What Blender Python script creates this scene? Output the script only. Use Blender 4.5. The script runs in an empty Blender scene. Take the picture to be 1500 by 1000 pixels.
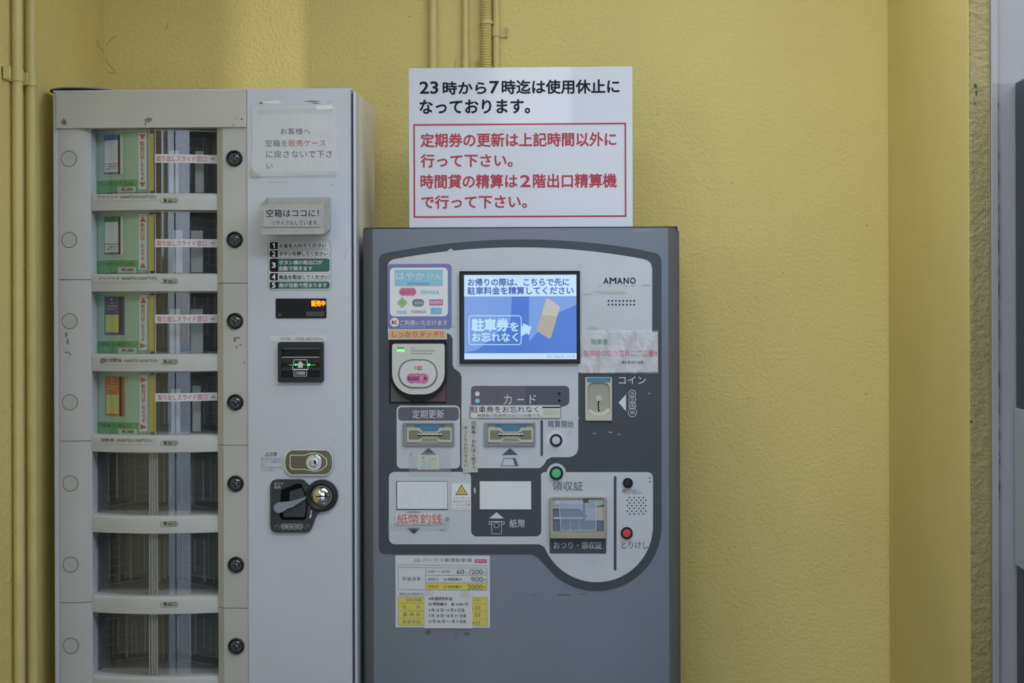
import bpy, math, random
from mathutils import Vector, Matrix, Euler
random.seed(7)
S = bpy.context.scene
COL = S.collection

# ------------------------------------------------------------------ camera
F = 2083.33                       # focal length in pixels of the 1500 px frame
WALL, FRONT_D = 0.0, 3.30         # back wall at Y = 0, machine fronts 3.3 m from the camera
CAM = Vector((0.0, -3.75, 1.356))
CX, CY = 815.0, 430.0             # where the lens axis meets the frame (the photo's verticals are upright)
ROT = Matrix.Rotation(math.radians(1.8), 3, 'Z') @ Matrix.Rotation(math.radians(90), 3, 'X') @ Matrix.Rotation(math.radians(-0.18), 3, 'Z')
cam = bpy.data.cameras.new('camera')
cam.sensor_width = 36.0
cam.lens = F * 36.0 / 1500.0
cam.shift_x = (750.0 - CX) / 1500.0
cam.shift_y = (CY - 500.0) / 1500.0
cam.clip_start = 0.05
co = bpy.data.objects.new('camera', cam)
COL.objects.link(co)
co.matrix_world = Matrix.Translation(CAM) @ ROT.to_4x4()
S.camera = co

def at(px, py, Y):
    d = ROT @ Vector(((px - CX) / F, (CY - py) / F, -1.0))
    return CAM + d * ((Y - CAM.y) / d.y)

# ------------------------------------------------------------------ world, sun, exposure
S.view_settings.view_transform = 'Standard'
S.view_settings.look = 'None'
S.view_settings.gamma = 1.0
S.view_settings.use_curve_mapping = False
S.view_settings.exposure = -0.13
W = bpy.data.worlds.new('daylight')
S.world = W
W.use_nodes = True
nt = W.node_tree
bg = nt.nodes['Background']
tc = nt.nodes.new('ShaderNodeTexCoord')
sx = nt.nodes.new('ShaderNodeSeparateXYZ')
rp = nt.nodes.new('ShaderNodeValToRGB')
nt.links.new(tc.outputs['Generated'], sx.inputs[0])
mr = nt.nodes.new('ShaderNodeMapRange')
mr.inputs['From Min'].default_value = -0.5
mr.inputs['From Max'].default_value = 0.7
nt.links.new(sx.outputs['Z'], mr.inputs['Value'])
nt.links.new(mr.outputs[0], rp.inputs[0])
rp.color_ramp.elements[0].position = 0.0
rp.color_ramp.elements[0].color = (0.45, 0.50, 0.56, 1)
rp.color_ramp.elements[1].position = 1.0
rp.color_ramp.elements[1].color = (0.74, 0.92, 1.22, 1)
e = rp.color_ramp.elements.new(0.40)
e.color = (0.54, 0.56, 0.62, 1)
e = rp.color_ramp.elements.new(0.46)
e.color = (0.80, 0.93, 1.16, 1)
nt.links.new(rp.outputs[0], bg.inputs['Color'])
bg.inputs['Strength'].default_value = 3.2

def lamp(name, kind, loc, rot, energy, color=(1, 1, 1), **kw):
    l = bpy.data.lights.new(name, kind)
    l.energy = energy
    l.color = color
    for k, v in kw.items():
        setattr(l, k, v)
    o = bpy.data.objects.new(name, l)
    COL.objects.link(o)
    o.location = loc
    o.rotation_euler = rot
    return o

# the street opening behind the camera (daylight comes in through it)
OPEN_Y, OPEN_X0, OPEN_X1, OPEN_Z = -6.55, -1.72, 0.90, 2.60
po = lamp('opening_portal', 'AREA', ((OPEN_X0 + OPEN_X1) / 2, OPEN_Y, OPEN_Z / 2), (math.radians(90), 0, 0), 1.0,
          shape='RECTANGLE', size=OPEN_X1 - OPEN_X0, size_y=OPEN_Z)
po.data.cycles.is_portal = True
SIDE_Y0, SIDE_Y1, SIDE_Z = -2.3, -1.1, 2.35  # unseen opening in the right wall, sized for the light it lets in
LEFT_Y0, LEFT_Y1, LEFT_Z = -4.4, -2.2, 2.55  # unseen opening added in the left wall to bring in side light
XLW = at(153, 300, 0).x
po = lamp('left_portal', 'AREA', (XLW, (LEFT_Y0 + LEFT_Y1) / 2, (LEFT_Z + 1.5) / 2), (math.radians(90), 0, math.radians(-90)), 1.0,
          shape='RECTANGLE', size=LEFT_Y1 - LEFT_Y0, size_y=LEFT_Z - 1.5)
po.data.cycles.is_portal = True
po = lamp('side_portal', 'AREA', (3.2, (SIDE_Y0 + SIDE_Y1) / 2, (SIDE_Z + 1.0) / 2), (math.radians(90), 0, math.radians(90)), 1.0,
          shape='RECTANGLE', size=SIDE_Y1 - SIDE_Y0, size_y=SIDE_Z - 1.0)
po.data.cycles.is_portal = True
# low daylight coming in through the opening added on the right
el, az = math.radians(1.5), math.radians(62)
dirv = Vector((-math.sin(az) * math.cos(el), math.cos(az) * math.cos(el), -math.sin(el)))
lamp('low_sun', 'SUN', (4, -4, 3), dirv.to_track_quat('-Z', 'Y').to_euler(), 1.2, (0.95, 0.97, 1.0), angle=math.radians(0.6))
# ceiling lamp of the entrance
lamp('ceiling_lamp', 'AREA', (1.05, -2.2, 2.72), (0, 0, 0), 56.0, (0.88, 0.965, 1.10), shape='RECTANGLE', size=3.5, size_y=0.8)

lamp('alcove_fill', 'AREA', (0.35, -0.95, 2.72), (0, 0, 0), 9.6, (0.90, 0.965, 1.06), shape='RECTANGLE', size=1.2, size_y=0.3)  # unseen light added over the alcove to brighten its top and sides

# ------------------------------------------------------------------ materials
def lin(c):
    c = c / 255.0
    return c / 12.92 if c <= 0.04045 else ((c + 0.055) / 1.055) ** 2.4

LIGHT = (0.56, 0.60, 0.66)        # light level the photo's whites were read at
MATS = {}
def alb(rgb):
    return tuple(min(0.93, lin(c) / l) for c, l in zip(rgb, LIGHT))

def mat(name, rgb=None, rough=0.5, metal=0.0, base=None, emit=None, es=1.0, noise=None, bump=None, coat=0.0, spec=None, brushed=False):
    if name in MATS:
        return MATS[name]
    m = bpy.data.materials.new(name)
    m.use_nodes = True
    n = m.node_tree
    b = n.nodes['Principled BSDF']
    c = base if base else (alb(rgb) if rgb else (0, 0, 0))
    b.inputs['Base Color'].default_value = (*c, 1)
    b.inputs['Roughness'].default_value = rough
    b.inputs['Metallic'].default_value = metal
    if coat:
        b.inputs['Coat Weight'].default_value = coat
        b.inputs['Coat Roughness'].default_value = 0.12
    if spec is not None:
        b.inputs['Specular IOR Level'].default_value = spec
    if emit:
        b.inputs['Emission Color'].default_value = (*[lin(x) for x in emit], 1)
        b.inputs['Emission Strength'].default_value = es
    if noise or bump or brushed:
        t = n.nodes.new('ShaderNodeTexCoord')
    if noise:                      # (scale, amount): slow grime
        nz = n.nodes.new('ShaderNodeTexNoise')
        nz.inputs['Scale'].default_value = noise[0]
        nz.inputs['Detail'].default_value = 5
        n.links.new(t.outputs['Object'], nz.inputs['Vector'])
        r = n.nodes.new('ShaderNodeValToRGB')
        k = 1 - noise[1]
        r.color_ramp.elements[0].position = 0.3
        r.color_ramp.elements[0].color = (c[0] * k, c[1] * k, c[2] * k * 0.98, 1)
        r.color_ramp.elements[1].position = 0.7
        r.color_ramp.elements[1].color = (*c, 1)
        n.links.new(nz.outputs['Fac'], r.inputs[0])
        n.links.new(r.outputs[0], b.inputs['Base Color'])
    if bump:                       # (scale, distance)
        nz = n.nodes.new('ShaderNodeTexNoise')
        nz.inputs['Scale'].default_value = bump[0]
        nz.inputs['Detail'].default_value = 3
        n.links.new(t.outputs['Object'], nz.inputs['Vector'])
        bp = n.nodes.new('ShaderNodeBump')
        bp.inputs['Strength'].default_value = 0.6
        bp.inputs['Distance'].default_value = bump[1]
        n.links.new(nz.outputs['Fac'], bp.inputs['Height'])
        n.links.new(bp.outputs[0], b.inputs['Normal'])
    if brushed:
        mp = n.nodes.new('ShaderNodeMapping')
        mp.inputs['Scale'].default_value = (900, 900, 14)
        n.links.new(t.outputs['Object'], mp.inputs[0])
        nz = n.nodes.new('ShaderNodeTexNoise')
        nz.inputs['Scale'].default_value = 1.0
        n.links.new(mp.outputs[0], nz.inputs['Vector'])
        r = n.nodes.new('ShaderNodeValToRGB')
        r.color_ramp.elements[0].color = (c[0] * .82, c[1] * .82, c[2] * .82, 1)
        r.color_ramp.elements[1].color = (*c, 1)
        n.links.new(nz.outputs['Fac'], r.inputs[0])
        n.links.new(r.outputs[0], b.inputs['Base Color'])
    MATS[name] = m
    return m

def clear(name, tint=(1, 1, 1), refl=0.09, rough=0.03, haze=0.0, hazecol=(0.7, 0.72, 0.75)):
    m = bpy.data.materials.new(name)
    m.use_nodes = True
    n = m.node_tree
    n.nodes.remove(n.nodes['Principled BSDF'])
    out = n.nodes['Material Output']
    tr = n.nodes.new('ShaderNodeBsdfTransparent')
    tr.inputs[0].default_value = (*tint, 1)
    gl = n.nodes.new('ShaderNodeBsdfGlossy')
    gl.inputs['Roughness'].default_value = rough
    lw = n.nodes.new('ShaderNodeFresnel')
    lw.inputs['IOR'].default_value = 1.0 + 2 * math.sqrt(refl) / (1 - math.sqrt(refl))
    mx = n.nodes.new('ShaderNodeMixShader')
    ge = n.nodes.new('ShaderNodeNewGeometry')
    iv = n.nodes.new('ShaderNodeMath')
    iv.operation = 'SUBTRACT'
    iv.inputs[0].default_value = 1.0
    n.links.new(ge.outputs['Backfacing'], iv.inputs[1])
    fr = n.nodes.new('ShaderNodeMath')
    fr.operation = 'MULTIPLY'
    n.links.new(lw.outputs[0], fr.inputs[0])
    n.links.new(iv.outputs[0], fr.inputs[1])
    n.links.new(fr.outputs[0], mx.inputs[0])
    n.links.new(tr.outputs[0], mx.inputs[1])
    n.links.new(gl.outputs[0], mx.inputs[2])
    last = mx
    if haze:
        df = n.nodes.new('ShaderNodeBsdfDiffuse')
        df.inputs[0].default_value = (*hazecol, 1)
        m2 = n.nodes.new('ShaderNodeMixShader')
        m2.inputs[0].default_value = haze
        n.links.new(last.outputs[0], m2.inputs[1])
        n.links.new(df.outputs[0], m2.inputs[2])
        last = m2
    n.links.new(last.outputs[0], out.inputs['Surface'])
    MATS[name] = m
    return m

def stucco(name, base, scale, dist):
    """painted wall: fine stipple, faint stains, small dark specks"""
    m = bpy.data.materials.new(name)
    m.use_nodes = True
    n = m.node_tree
    b = n.nodes['Principled BSDF']
    b.inputs['Roughness'].default_value = 0.62
    b.inputs['Specular IOR Level'].default_value = 0.3
    t = n.nodes.new('ShaderNodeTexCoord')
    nz = n.nodes.new('ShaderNodeTexNoise')
    nz.inputs['Scale'].default_value = 2.2
    nz.inputs['Detail'].default_value = 6
    n.links.new(t.outputs['Object'], nz.inputs['Vector'])
    r = n.nodes.new('ShaderNodeValToRGB')
    r.color_ramp.elements[0].position = 0.25
    r.color_ramp.elements[0].color = (base[0] * .90, base[1] * .90, base[2] * .92, 1)
    r.color_ramp.elements[1].position = 0.75
    r.color_ramp.elements[1].color = (*base, 1)
    n.links.new(nz.outputs['Fac'], r.inputs[0])
    vo = n.nodes.new('ShaderNodeTexVoronoi')
    vo.inputs['Scale'].default_value = 9.0
    n.links.new(t.outputs['Object'], vo.inputs['Vector'])
    lt = n.nodes.new('ShaderNodeMath')
    lt.operation = 'LESS_THAN'
    lt.inputs[1].default_value = 0.022
    n.links.new(vo.outputs['Distance'], lt.inputs[0])
    mx = n.nodes.new('ShaderNodeMix')
    mx.data_type = 'RGBA'
    n.links.new(lt.outputs[0], mx.inputs[0])
    n.links.new(r.outputs[0], mx.inputs[6])
    mx.inputs[7].default_value = (base[0] * .55, base[1] * .55, base[2] * .5, 1)
    n.links.new(mx.outputs[2], b.inputs['Base Color'])
    n2 = n.nodes.new('ShaderNodeTexNoise')
    n2.inputs['Scale'].default_value = scale
    n2.inputs['Detail'].default_value = 4
    n2.inputs['Roughness'].default_value = 0.6
    n.links.new(t.outputs['Object'], n2.inputs['Vector'])
    bp = n.nodes.new('ShaderNodeBump')
    bp.inputs['Strength'].default_value = 0.75
    bp.inputs['Distance'].default_value = dist
    n.links.new(n2.outputs['Fac'], bp.inputs['Height'])
    n.links.new(bp.outputs[0], b.inputs['Normal'])
    MATS[name] = m
    return m

YEL = (0.76, 0.64, 0.235)
stucco('yellow_stucco', YEL, 105, 0.0045)
stucco('yellow_stucco_coarse_shaded', (0.325, 0.27, 0.118), 60, 0.010)  # column front: its weaker light is put into a darker base colour
stucco('yellow_smooth', YEL, 90, 0.0015)
stucco('white_wall', (0.345, 0.345, 0.35), 80, 0.001)
mat('pipe_paint', base=(0.66, 0.565, 0.22), rough=0.4, noise=(14, .12))
mat('concrete', base=(0.14, 0.14, 0.15), spec=0.9, rough=0.14, noise=(3, .25))
mat('street_paving', base=(0.55, 0.55, 0.55), rough=0.6, noise=(1, .2))
mat('ceiling_paint', base=(0.70, 0.70, 0.68), rough=0.8)
mat('street_facade', base=(0.06, 0.06, 0.065), rough=0.8)
mat('column_smudge', base=(0.07, 0.065, 0.04), rough=0.9)
mat('crack', base=(0.30, 0.22, 0.07), rough=0.9)
mat('joint_dirt', base=(0.10, 0.10, 0.11), rough=0.9)

mat('white_enamel', base=(0.575, 0.595, 0.66), rough=0.35, noise=(5, .06))
mat('body_beige', base=(0.54, 0.52, 0.475), rough=0.5, noise=(6, .08))
mat('pillar_beige', base=(0.51, 0.498, 0.47), rough=0.45, noise=(7, .07))
mat('rail_beige', base=(0.52, 0.515, 0.50), rough=0.4, noise=(9, .08))
mat('side_cream', base=(0.86, 0.82, 0.70), rough=0.7, noise=(5, .1))
mat('seam', base=(0.06, 0.06, 0.06), rough=0.8)
mat('black', base=(0.008, 0.008, 0.009), rough=0.45, spec=0.25)
mat('soft_black', base=(0.018, 0.020, 0.023), rough=0.45, spec=0.35)
mat('plate_black', base=(0.028, 0.031, 0.036), rough=0.4)
mat('pocket_black', base=(0.004, 0.004, 0.004), rough=0.8, spec=0.1)
mat('pocket_blue', base=(0.030, 0.038, 0.052), rough=0.35)
mat('ink', base=(0.014, 0.014, 0.016), rough=0.7, spec=0.2)
mat('rim_highlight', base=(0.78, 0.78, 0.72), rough=0.35, metal=0.6)
mat('grey_ink', base=(0.16, 0.16, 0.17), rough=0.7)
mat('faded_ink', base=(0.30, 0.30, 0.30), rough=0.7)
mat('red_ink', base=(0.50, 0.05, 0.06), rough=0.5)
mat('red_paint', base=(0.43, 0.028, 0.05), rough=0.4)
mat('blue_ink', base=(0.10, 0.22, 0.50), rough=0.6)
mat('green_ink', base=(0.05, 0.28, 0.14), rough=0.6)
mat('paper_crinkled', base=(0.62, 0.63, 0.64), rough=0.45, bump=(24, .004))
mat('slip_grey', base=(0.46, 0.47, 0.50), rough=0.6)
mat('insert_grey', base=(0.46, 0.45, 0.45), rough=0.6)
mat('paper_grey', base=(0.52, 0.51, 0.52), rough=0.6)
mat('holder_plastic', base=(0.47, 0.46, 0.42), rough=0.4, noise=(30, .15))
mat('paper', base=(0.66, 0.66, 0.67), rough=0.7)
mat('paper_old', base=(0.58, 0.57, 0.53), rough=0.7, noise=(30, .1))
mat('paper_white', base=(0.78, 0.79, 0.80), rough=0.6)
mat('sign_board', base=(0.62, 0.64, 0.69), rough=0.28, coat=.3)
mat('grime', base=(0.24, 0.21, 0.17), rough=0.9)
mat('tape_old', base=(0.50, 0.48, 0.42), rough=0.5)
mat('rust', base=(0.28, 0.20, 0.10), rough=0.9)

mat('machine_grey', base=(0.195, 0.222, 0.275), rough=0.42, noise=(4, .10))
mat('machine_shade_dirt', base=(0.12, 0.125, 0.13), rough=0.4)  # dark grey for painted shade on the bevels and for dirt marks
mat('charcoal', base=(0.052, 0.060, 0.076), rough=0.5, noise=(8, .08))
mat('panel_white', base=(0.57, 0.60, 0.65), rough=0.5, noise=(8, .07))
mat('halo_white', base=(0.66, 0.665, 0.70), rough=0.4)
mat('header_purple', base=(0.115, 0.105, 0.135), rough=0.45)
mat('header_navy', base=(0.075, 0.085, 0.11), rough=0.45)
mat('print_white', base=(0.66, 0.67, 0.69), rough=0.5)
mat('bezel_grey', base=(0.24, 0.25, 0.27), rough=0.4)
mat('olive_plastic', base=(0.36, 0.345, 0.27), rough=0.4)
mat('olive_light', base=(0.52, 0.50, 0.42), rough=0.4)
mat('olive_dark', base=(0.20, 0.19, 0.13), rough=0.4)
mat('slot_blue', base=(0.055, 0.20, 0.33), rough=0.35)
mat('brushed_steel', base=(0.80, 0.82, 0.87), rough=0.5, metal=0.1, brushed=True)
mat('steel', base=(0.17, 0.165, 0.12), rough=0.28, metal=1.0)
mat('steel_dull', base=(0.60, 0.60, 0.62), rough=0.38, metal=0.9)
mat('chrome', base=(0.75, 0.75, 0.75), rough=0.08, metal=1.0)
mat('lever_grey', base=(0.26, 0.28, 0.32), rough=0.45)
mat('instruction_green', base=(0.025, 0.13, 0.10), rough=0.5)
mat('led_orange', base=(0.02, .01, 0), emit=(255, 150, 10), es=2.2)
mat('led_green', base=(0.0, .05, .01), emit=(110, 255, 140), es=1.6)
mat('glow_green', base=(0.0, .05, .01), emit=(20, 150, 60), es=0.9)
mat('button_green', base=(0.06, 0.48, 0.17), rough=0.35)
mat('button_red', base=(0.55, 0.045, 0.06), rough=0.35)
mat('mint', base=(0.42, 0.60, 0.44), rough=0.5)
mat('mint_dark', base=(0.26, 0.48, 0.30), rough=0.5)
mat('card_green', base=(0.13, 0.42, 0.15), rough=0.5)
mat('strip_yellow', base=(0.62, 0.48, 0.03), rough=0.5)
mat('price_cream', base=(0.62, 0.64, 0.52), rough=0.5)
mat('card_blue', base=(0.05, 0.22, 0.52), rough=0.4)
mat('sample_green', base=(0.03, 0.26, 0.09), rough=0.4)
mat('sample_purple', base=(0.13, 0.09, 0.26), rough=0.4)
mat('sample_yellow', base=(0.70, 0.64, 0.20), rough=0.5)
mat('sample_orange', base=(0.62, 0.20, 0.06), rough=0.4)
mat('arrow_red', base=(0.58, 0.09, 0.08), rough=0.5)
mat('sticker_purple', base=(0.185, 0.19, 0.42), rough=0.4)
mat('sticker_sky', base=(0.27, 0.56, 0.71), rough=0.4)
mat('logo_pink', base=(0.60, 0.17, 0.34), rough=0.5)
mat('logo_cyan', base=(0.15, 0.50, 0.72), rough=0.5)
mat('logo_lime', base=(0.28, 0.48, 0.20), rough=0.5)
mat('logo_slate', base=(0.17, 0.23, 0.25), rough=0.5)
mat('logo_orange', base=(0.68, 0.36, 0.08), rough=0.5)
mat('logo_red', base=(0.62, 0.08, 0.05), rough=0.5)
mat('sticker_orange', base=(0.70, 0.43, 0.19), rough=0.5)
mat('magenta_ink', base=(0.55, 0.08, 0.16), rough=0.5)
mat('reader_grey', base=(0.60, 0.60, 0.545), rough=0.42)
mat('reader_pad', base=(0.62, 0.63, 0.62), rough=0.38)
mat('ring_dark', base=(0.14, 0.15, 0.13), rough=0.4)
mat('price_yellow', base=(0.70, 0.60, 0.10), rough=0.6)
mat('caution_yellow', base=(0.72, 0.50, 0.08), rough=0.5)
mat('rule_teal', base=(0.15, 0.25, 0.28), rough=0.6)
mat('recess_reflect_red', base=(0.10, 0.035, 0.04), rough=0.35)
mat('recess_reflect_grey', base=(0.10, 0.085, 0.085), rough=0.35)
mat('inside_dark', base=(0.13, 0.133, 0.135), rough=0.6)
mat('bar_grey', base=(0.24, 0.25, 0.25), rough=0.5)
mat('dull_grey', base=(0.21, 0.22, 0.22), rough=0.4)
mat('divider', base=(0.40, 0.39, 0.36), rough=0.3)
mat('reveal', base=(0.58, 0.60, 0.64), rough=0.4)
mat('tray_lilac', base=(0.55, 0.55, 0.62), rough=0.4)
mat('tray_blue', base=(0.11, 0.14, 0.20), rough=0.3)
mat('tray_mint', base=(0.36, 0.50, 0.44), rough=0.4)
mat('cabinet_dark', base=(0.042, 0.046, 0.056), rough=0.4)
mat('cabinet_panel', base=(0.36, 0.385, 0.41), rough=0.4)
mat('screen_band', base=(0.01,) * 3, rough=0.12, emit=(182, 212, 238), es=1.15)
mat('screen_blue', base=(0.01,) * 3, rough=0.12, emit=(56, 108, 200), es=1.1)
mat('screen_blue_light', base=(0.01,) * 3, rough=0.12, emit=(112, 152, 222), es=1.0)
mat('screen_white', base=(0.01,) * 3, rough=0.12, emit=(172, 212, 238), es=1.15)
mat('screen_text', base=(0.01,) * 3, rough=0.12, emit=(66, 98, 186), es=0.9)
mat('screen_card', base=(0.01,) * 3, rough=0.12, emit=(176, 172, 152), es=0.9)
mat('screen_card_top', base=(0.01,) * 3, rough=0.12, emit=(186, 188, 176), es=0.95)
clear('acrylic', (0.95, 0.96, 0.96), 0.085, 0.03, haze=.03, hazecol=(.5, .52, .5))
clear('clear_tape', (0.985, 0.985, 0.98), 0.02, 0.2, haze=.10, hazecol=(.8, .8, .78))
clear('flap_clear', (0.90, 0.92, 0.95), 0.05, 0.05, haze=.12, hazecol=(.6, .66, .75))
clear('lens_clear', (0.55, 0.56, 0.6), 0.07, 0.05)
clear('film', (0.985, 0.985, 0.985), 0.06, 0.10, haze=.12, hazecol=(.85, .85, .88))

# ------------------------------------------------------------------ mesh builder
_txt = {}
def glyphs(s, bold, res):
    key = (s, bold, res)
    if key in _txt:
        return _txt[key]
    c = bpy.data.curves.new('t', 'FONT')
    c.body = s
    c.offset = bold
    c.resolution_u = res
    c.align_x = 'CENTER' if '\n' in s else 'LEFT'
    o = bpy.data.objects.new('t', c)
    COL.objects.link(o)
    dg = bpy.context.evaluated_depsgraph_get()
    me = bpy.data.meshes.new_from_object(o.evaluated_get(dg))
    v = [(p.co.x, p.co.y) for p in me.vertices]
    f = [tuple(p.vertices) for p in me.polygons]
    bpy.data.objects.remove(o)
    bpy.data.curves.remove(c)
    bpy.data.meshes.remove(me)
    _txt[key] = (v, f)
    return v, f

def rounded(pts, n=6):
    """pixel outline [(x, y[, r])] with corner radii (convex or concave)"""
    out = []
    N = len(pts)
    for i, p in enumerate(pts):
        r = p[2] if len(p) > 2 else 0
        a, b, c = Vector(pts[i - 1][:2]), Vector(p[:2]), Vector(pts[(i + 1) % N][:2])
        if r <= 0:
            out.append(tuple(b))
            continue
        u, w = (a - b), (c - b)
        la, lc = u.length, w.length
        u.normalize(); w.normalize()
        ang = u.angle(w)
        t = min(r / math.tan(ang / 2), la * .5, lc * .5)
        p0, p1 = b + u * t, b + w * t
        for k in range(n + 1):
            q = k / n
            out.append(tuple((1 - q) ** 2 * .5 * p0 + 0 * p0 if False else ((1 - q) ** 2 * p0 + 2 * q * (1 - q) * (b * .82 + (p0 + p1) * .09) + q * q * p1)))
    return out

def rbox(x0, y0, x1, y1, r=0):
    return [(x0, y0, r), (x1, y0, r), (x1, y1, r), (x0, y1, r)]

def arc(cx, cy, r, a0, a1, n=24):
    return [(cx + r * math.cos(math.radians(a0 + (a1 - a0) * k / n)), cy + r * math.sin(math.radians(a0 + (a1 - a0) * k / n))) for k in range(n + 1)]

def wat(px, py, Y, warp):
    for _ in range(5):
        p = at(px, py, Y)
        Y = warp(p.x)
    return at(px, py, Y)

class MB:
    def __init__(self):
        self.v, self.f, self.m, self.mats = [], [], [], []
    def mi(self, name):
        if name not in self.mats:
            self.mats.append(name)
        return self.mats.index(name)
    def add(self, vs, fs, m):
        k = len(self.v)
        i = self.mi(m)
        self.v += [Vector(p) for p in vs]
        for f in fs:
            self.f.append([k + j for j in f])
            self.m.append(i)
        return self
    def box(self, x0, x1, y0, y1, z0, z1, m):
        vs = [(x, y, z) for z in (z0, z1) for y in (y0, y1) for x in (x0, x1)]
        return self.add(vs, [(0, 2, 3, 1), (4, 5, 7, 6), (0, 1, 5, 4), (2, 6, 7, 3), (0, 4, 6, 2), (1, 3, 7, 5)], m)
    def prism(self, front, d, m, side=None):
        """front: world points clockwise or not, all at their own Y; extruded back by d"""
        n = len(front)
        a = sum(front[i].x * front[(i + 1) % n].z - front[(i + 1) % n].x * front[i].z for i in range(n))
        if a < 0:
            front = front[::-1]
        back = [p + Vector((0, d, 0)) for p in front]
        self.add(front, [tuple(range(n))], m)
        if d > 0.0002:
            self.add(list(front) + back, [(i, i + n, (i + 1) % n + n, (i + 1) % n) for i in range(n)] + [tuple(range(2 * n - 1, n - 1, -1))], side or m)
        return self
    def poly(self, pts, Y, d, m, side=None, n=6):
        return self.prism([at(x, y, Y) for x, y in rounded(pts, n)], d, m, side)
    def rect(self, x0, y0, x1, y1, Y, d, m, r=0, side=None):
        xm, ym = (x0 + x1) / 2, (y0 + y1) / 2
        X0, X1 = at(x0, ym, Y).x, at(x1, ym, Y).x
        Z1, Z0 = at(xm, y0, Y).z, at(xm, y1, Y).z
        s = (X1 - X0) / (x1 - x0)
        o = rounded([(X0, Z0, r * s), (X1, Z0, r * s), (X1, Z1, r * s), (X0, Z1, r * s)], 5) if r else [(X0, Z0), (X1, Z0), (X1, Z1), (X0, Z1)]
        return self.prism([Vector((x, Y, z)) for x, z in o], d, m, side)
    def frame(self, o, i, Y, d, m, ro=0, ri=0):
        """rectangular ring between two pixel boxes"""
        def loop(b, r):
            x0, y0, x1, y1 = b
            xm, ym = (x0 + x1) / 2, (y0 + y1) / 2
            X0, X1 = at(x0, ym, Y).x, at(x1, ym, Y).x
            Z1, Z0 = at(xm, y0, Y).z, at(xm, y1, Y).z
            s = (X1 - X0) / (x1 - x0)
            q = max(r, .01) * s
            return [Vector((x, Y, z)) for x, z in rounded([(X0, Z0, q), (X1, Z0, q), (X1, Z1, q), (X0, Z1, q)], 5)]
        return self.band(loop(o, ro), loop(i, ri), d, m)
    def band(self, A, B, d, m):
        n = len(A)
        bk = Vector((0, d, 0))
        vs = A + B + [p + bk for p in A] + [p + bk for p in B]
        fs = []
        for k in range(n):
            j = (k + 1) % n
            fs += [(k, j, n + j, n + k), (k, 2 * n + k, 2 * n + j, j), (n + k, n + j, 3 * n + j, 3 * n + k), (2 * n + k, 3 * n + k, 3 * n + j, 2 * n + j)]
        return self.add(vs, fs, m)
    def disc(self, cx, cy, r, Y, d, m, n=28, side=None):
        c = at(cx, cy, Y)
        R = (at(cx + r, cy, Y) - c).length
        return self.prism([c + Vector((R * math.cos(2 * math.pi * k / n), 0, R * math.sin(2 * math.pi * k / n))) for k in range(n)], d, m, side)
    def ring(self, cx, cy, r1, r0, Y, d, m, n=32):
        c = at(cx, cy, Y)
        s = (at(cx + 1, cy, Y) - c).length
        L = lambda r: [c + Vector((r * s * math.cos(2 * math.pi * k / n), 0, r * s * math.sin(2 * math.pi * k / n))) for k in range(n)]
        return self.band(L(r1), L(r0), d, m)
    def lathe(self, cx, cy, prof, Y, m, n=28):
        """prof: [(radius px, metres towards the viewer)] round an axis along Y"""
        c = at(cx, cy, Y)
        s = (at(cx + 1, cy, Y) - c).length
        vs, fs = [], []
        for r, h in prof:
            vs += [c + Vector((r * s * math.cos(2 * math.pi * k / n), -h, r * s * math.sin(2 * math.pi * k / n))) for k in range(n)]
        for a in range(len(prof) - 1):
            for k in range(n):
                j = (k + 1) % n
                fs.append((a * n + k, a * n + j, a * n + n + j, a * n + n + k))
        fs.append(tuple(range((len(prof) - 1) * n, len(prof) * n)))
        return self.add(vs, fs, m)
    def line(self, pts, w, Y, m, d=0.0):
        for (x0, y0), (x1, y1) in zip(pts, pts[1:]):
            a, b = Vector((x0, y0)), Vector((x1, y1))
            u = (b - a)
            if u.length < 1e-6:
                continue
            u = u.normalized() * w / 2
            p = Vector((-u.y, u.x))
            q = [a + p - u * .5, b + p + u * .5, b - p + u * .5, a - p - u * .5]
            self.prism([at(t.x, t.y, Y) for t in q], d, m)
        return self
    def loop(self, pts, w, Y, m, n=5):
        o = rounded(pts, n)
        return self.line(o + [o[0]], w, Y, m)
    def text(self, s, x0, y0, x1, y1, Y, m, bold=0.0, res=3, warp=None, vert=False, slant=0.0):
        """lettering that fills the pixel box"""
        if vert:
            s = '\n'.join(s)
        v, f = glyphs(s, 0.0, res)
        if not v:
            return self
        ax, bx = min(p[0] for p in v), max(p[0] for p in v)
        ay, by = min(p[1] for p in v), max(p[1] for p in v)
        xm, ym = (x0 + x1) / 2, (y0 + y1) / 2
        if warp:
            X0, X1 = wat(x0, ym, Y, warp).x, wat(x1, ym, Y, warp).x
            Z1, Z0 = wat(xm, y0, Y, warp).z, wat(xm, y1, Y, warp).z
        else:
            X0, X1 = at(x0, ym, Y).x, at(x1, ym, Y).x
            Z1, Z0 = at(xm, y0, Y).z, at(xm, y1, Y).z
        kx, kz = (X1 - X0) / max(1e-6, bx - ax), (Z1 - Z0) / max(1e-6, by - ay)
        b = bold
        st = [(0, 0)] if not b else [(0, 0), (b, 0), (-b, 0), (0, b), (0, -b)]
        if b > .02:
            st += [(b * .7, b * .7), (-b * .7, b * .7), (b * .7, -b * .7), (-b * .7, -b * .7)]
        for i, (sx_, sz_) in enumerate(st):
            vs = []
            for x, y in v:
                q = (y - ay) / max(1e-6, by - ay)
                X = X0 + (x - ax + sx_) * kx + slant * (q - .5) * (Z1 - Z0)
                vs.append((X, (warp(X) if warp else Y) - .000012 * i, Z0 + (y - ay + sz_) * kz))
            self.add(vs, f, m)
        return self
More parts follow.
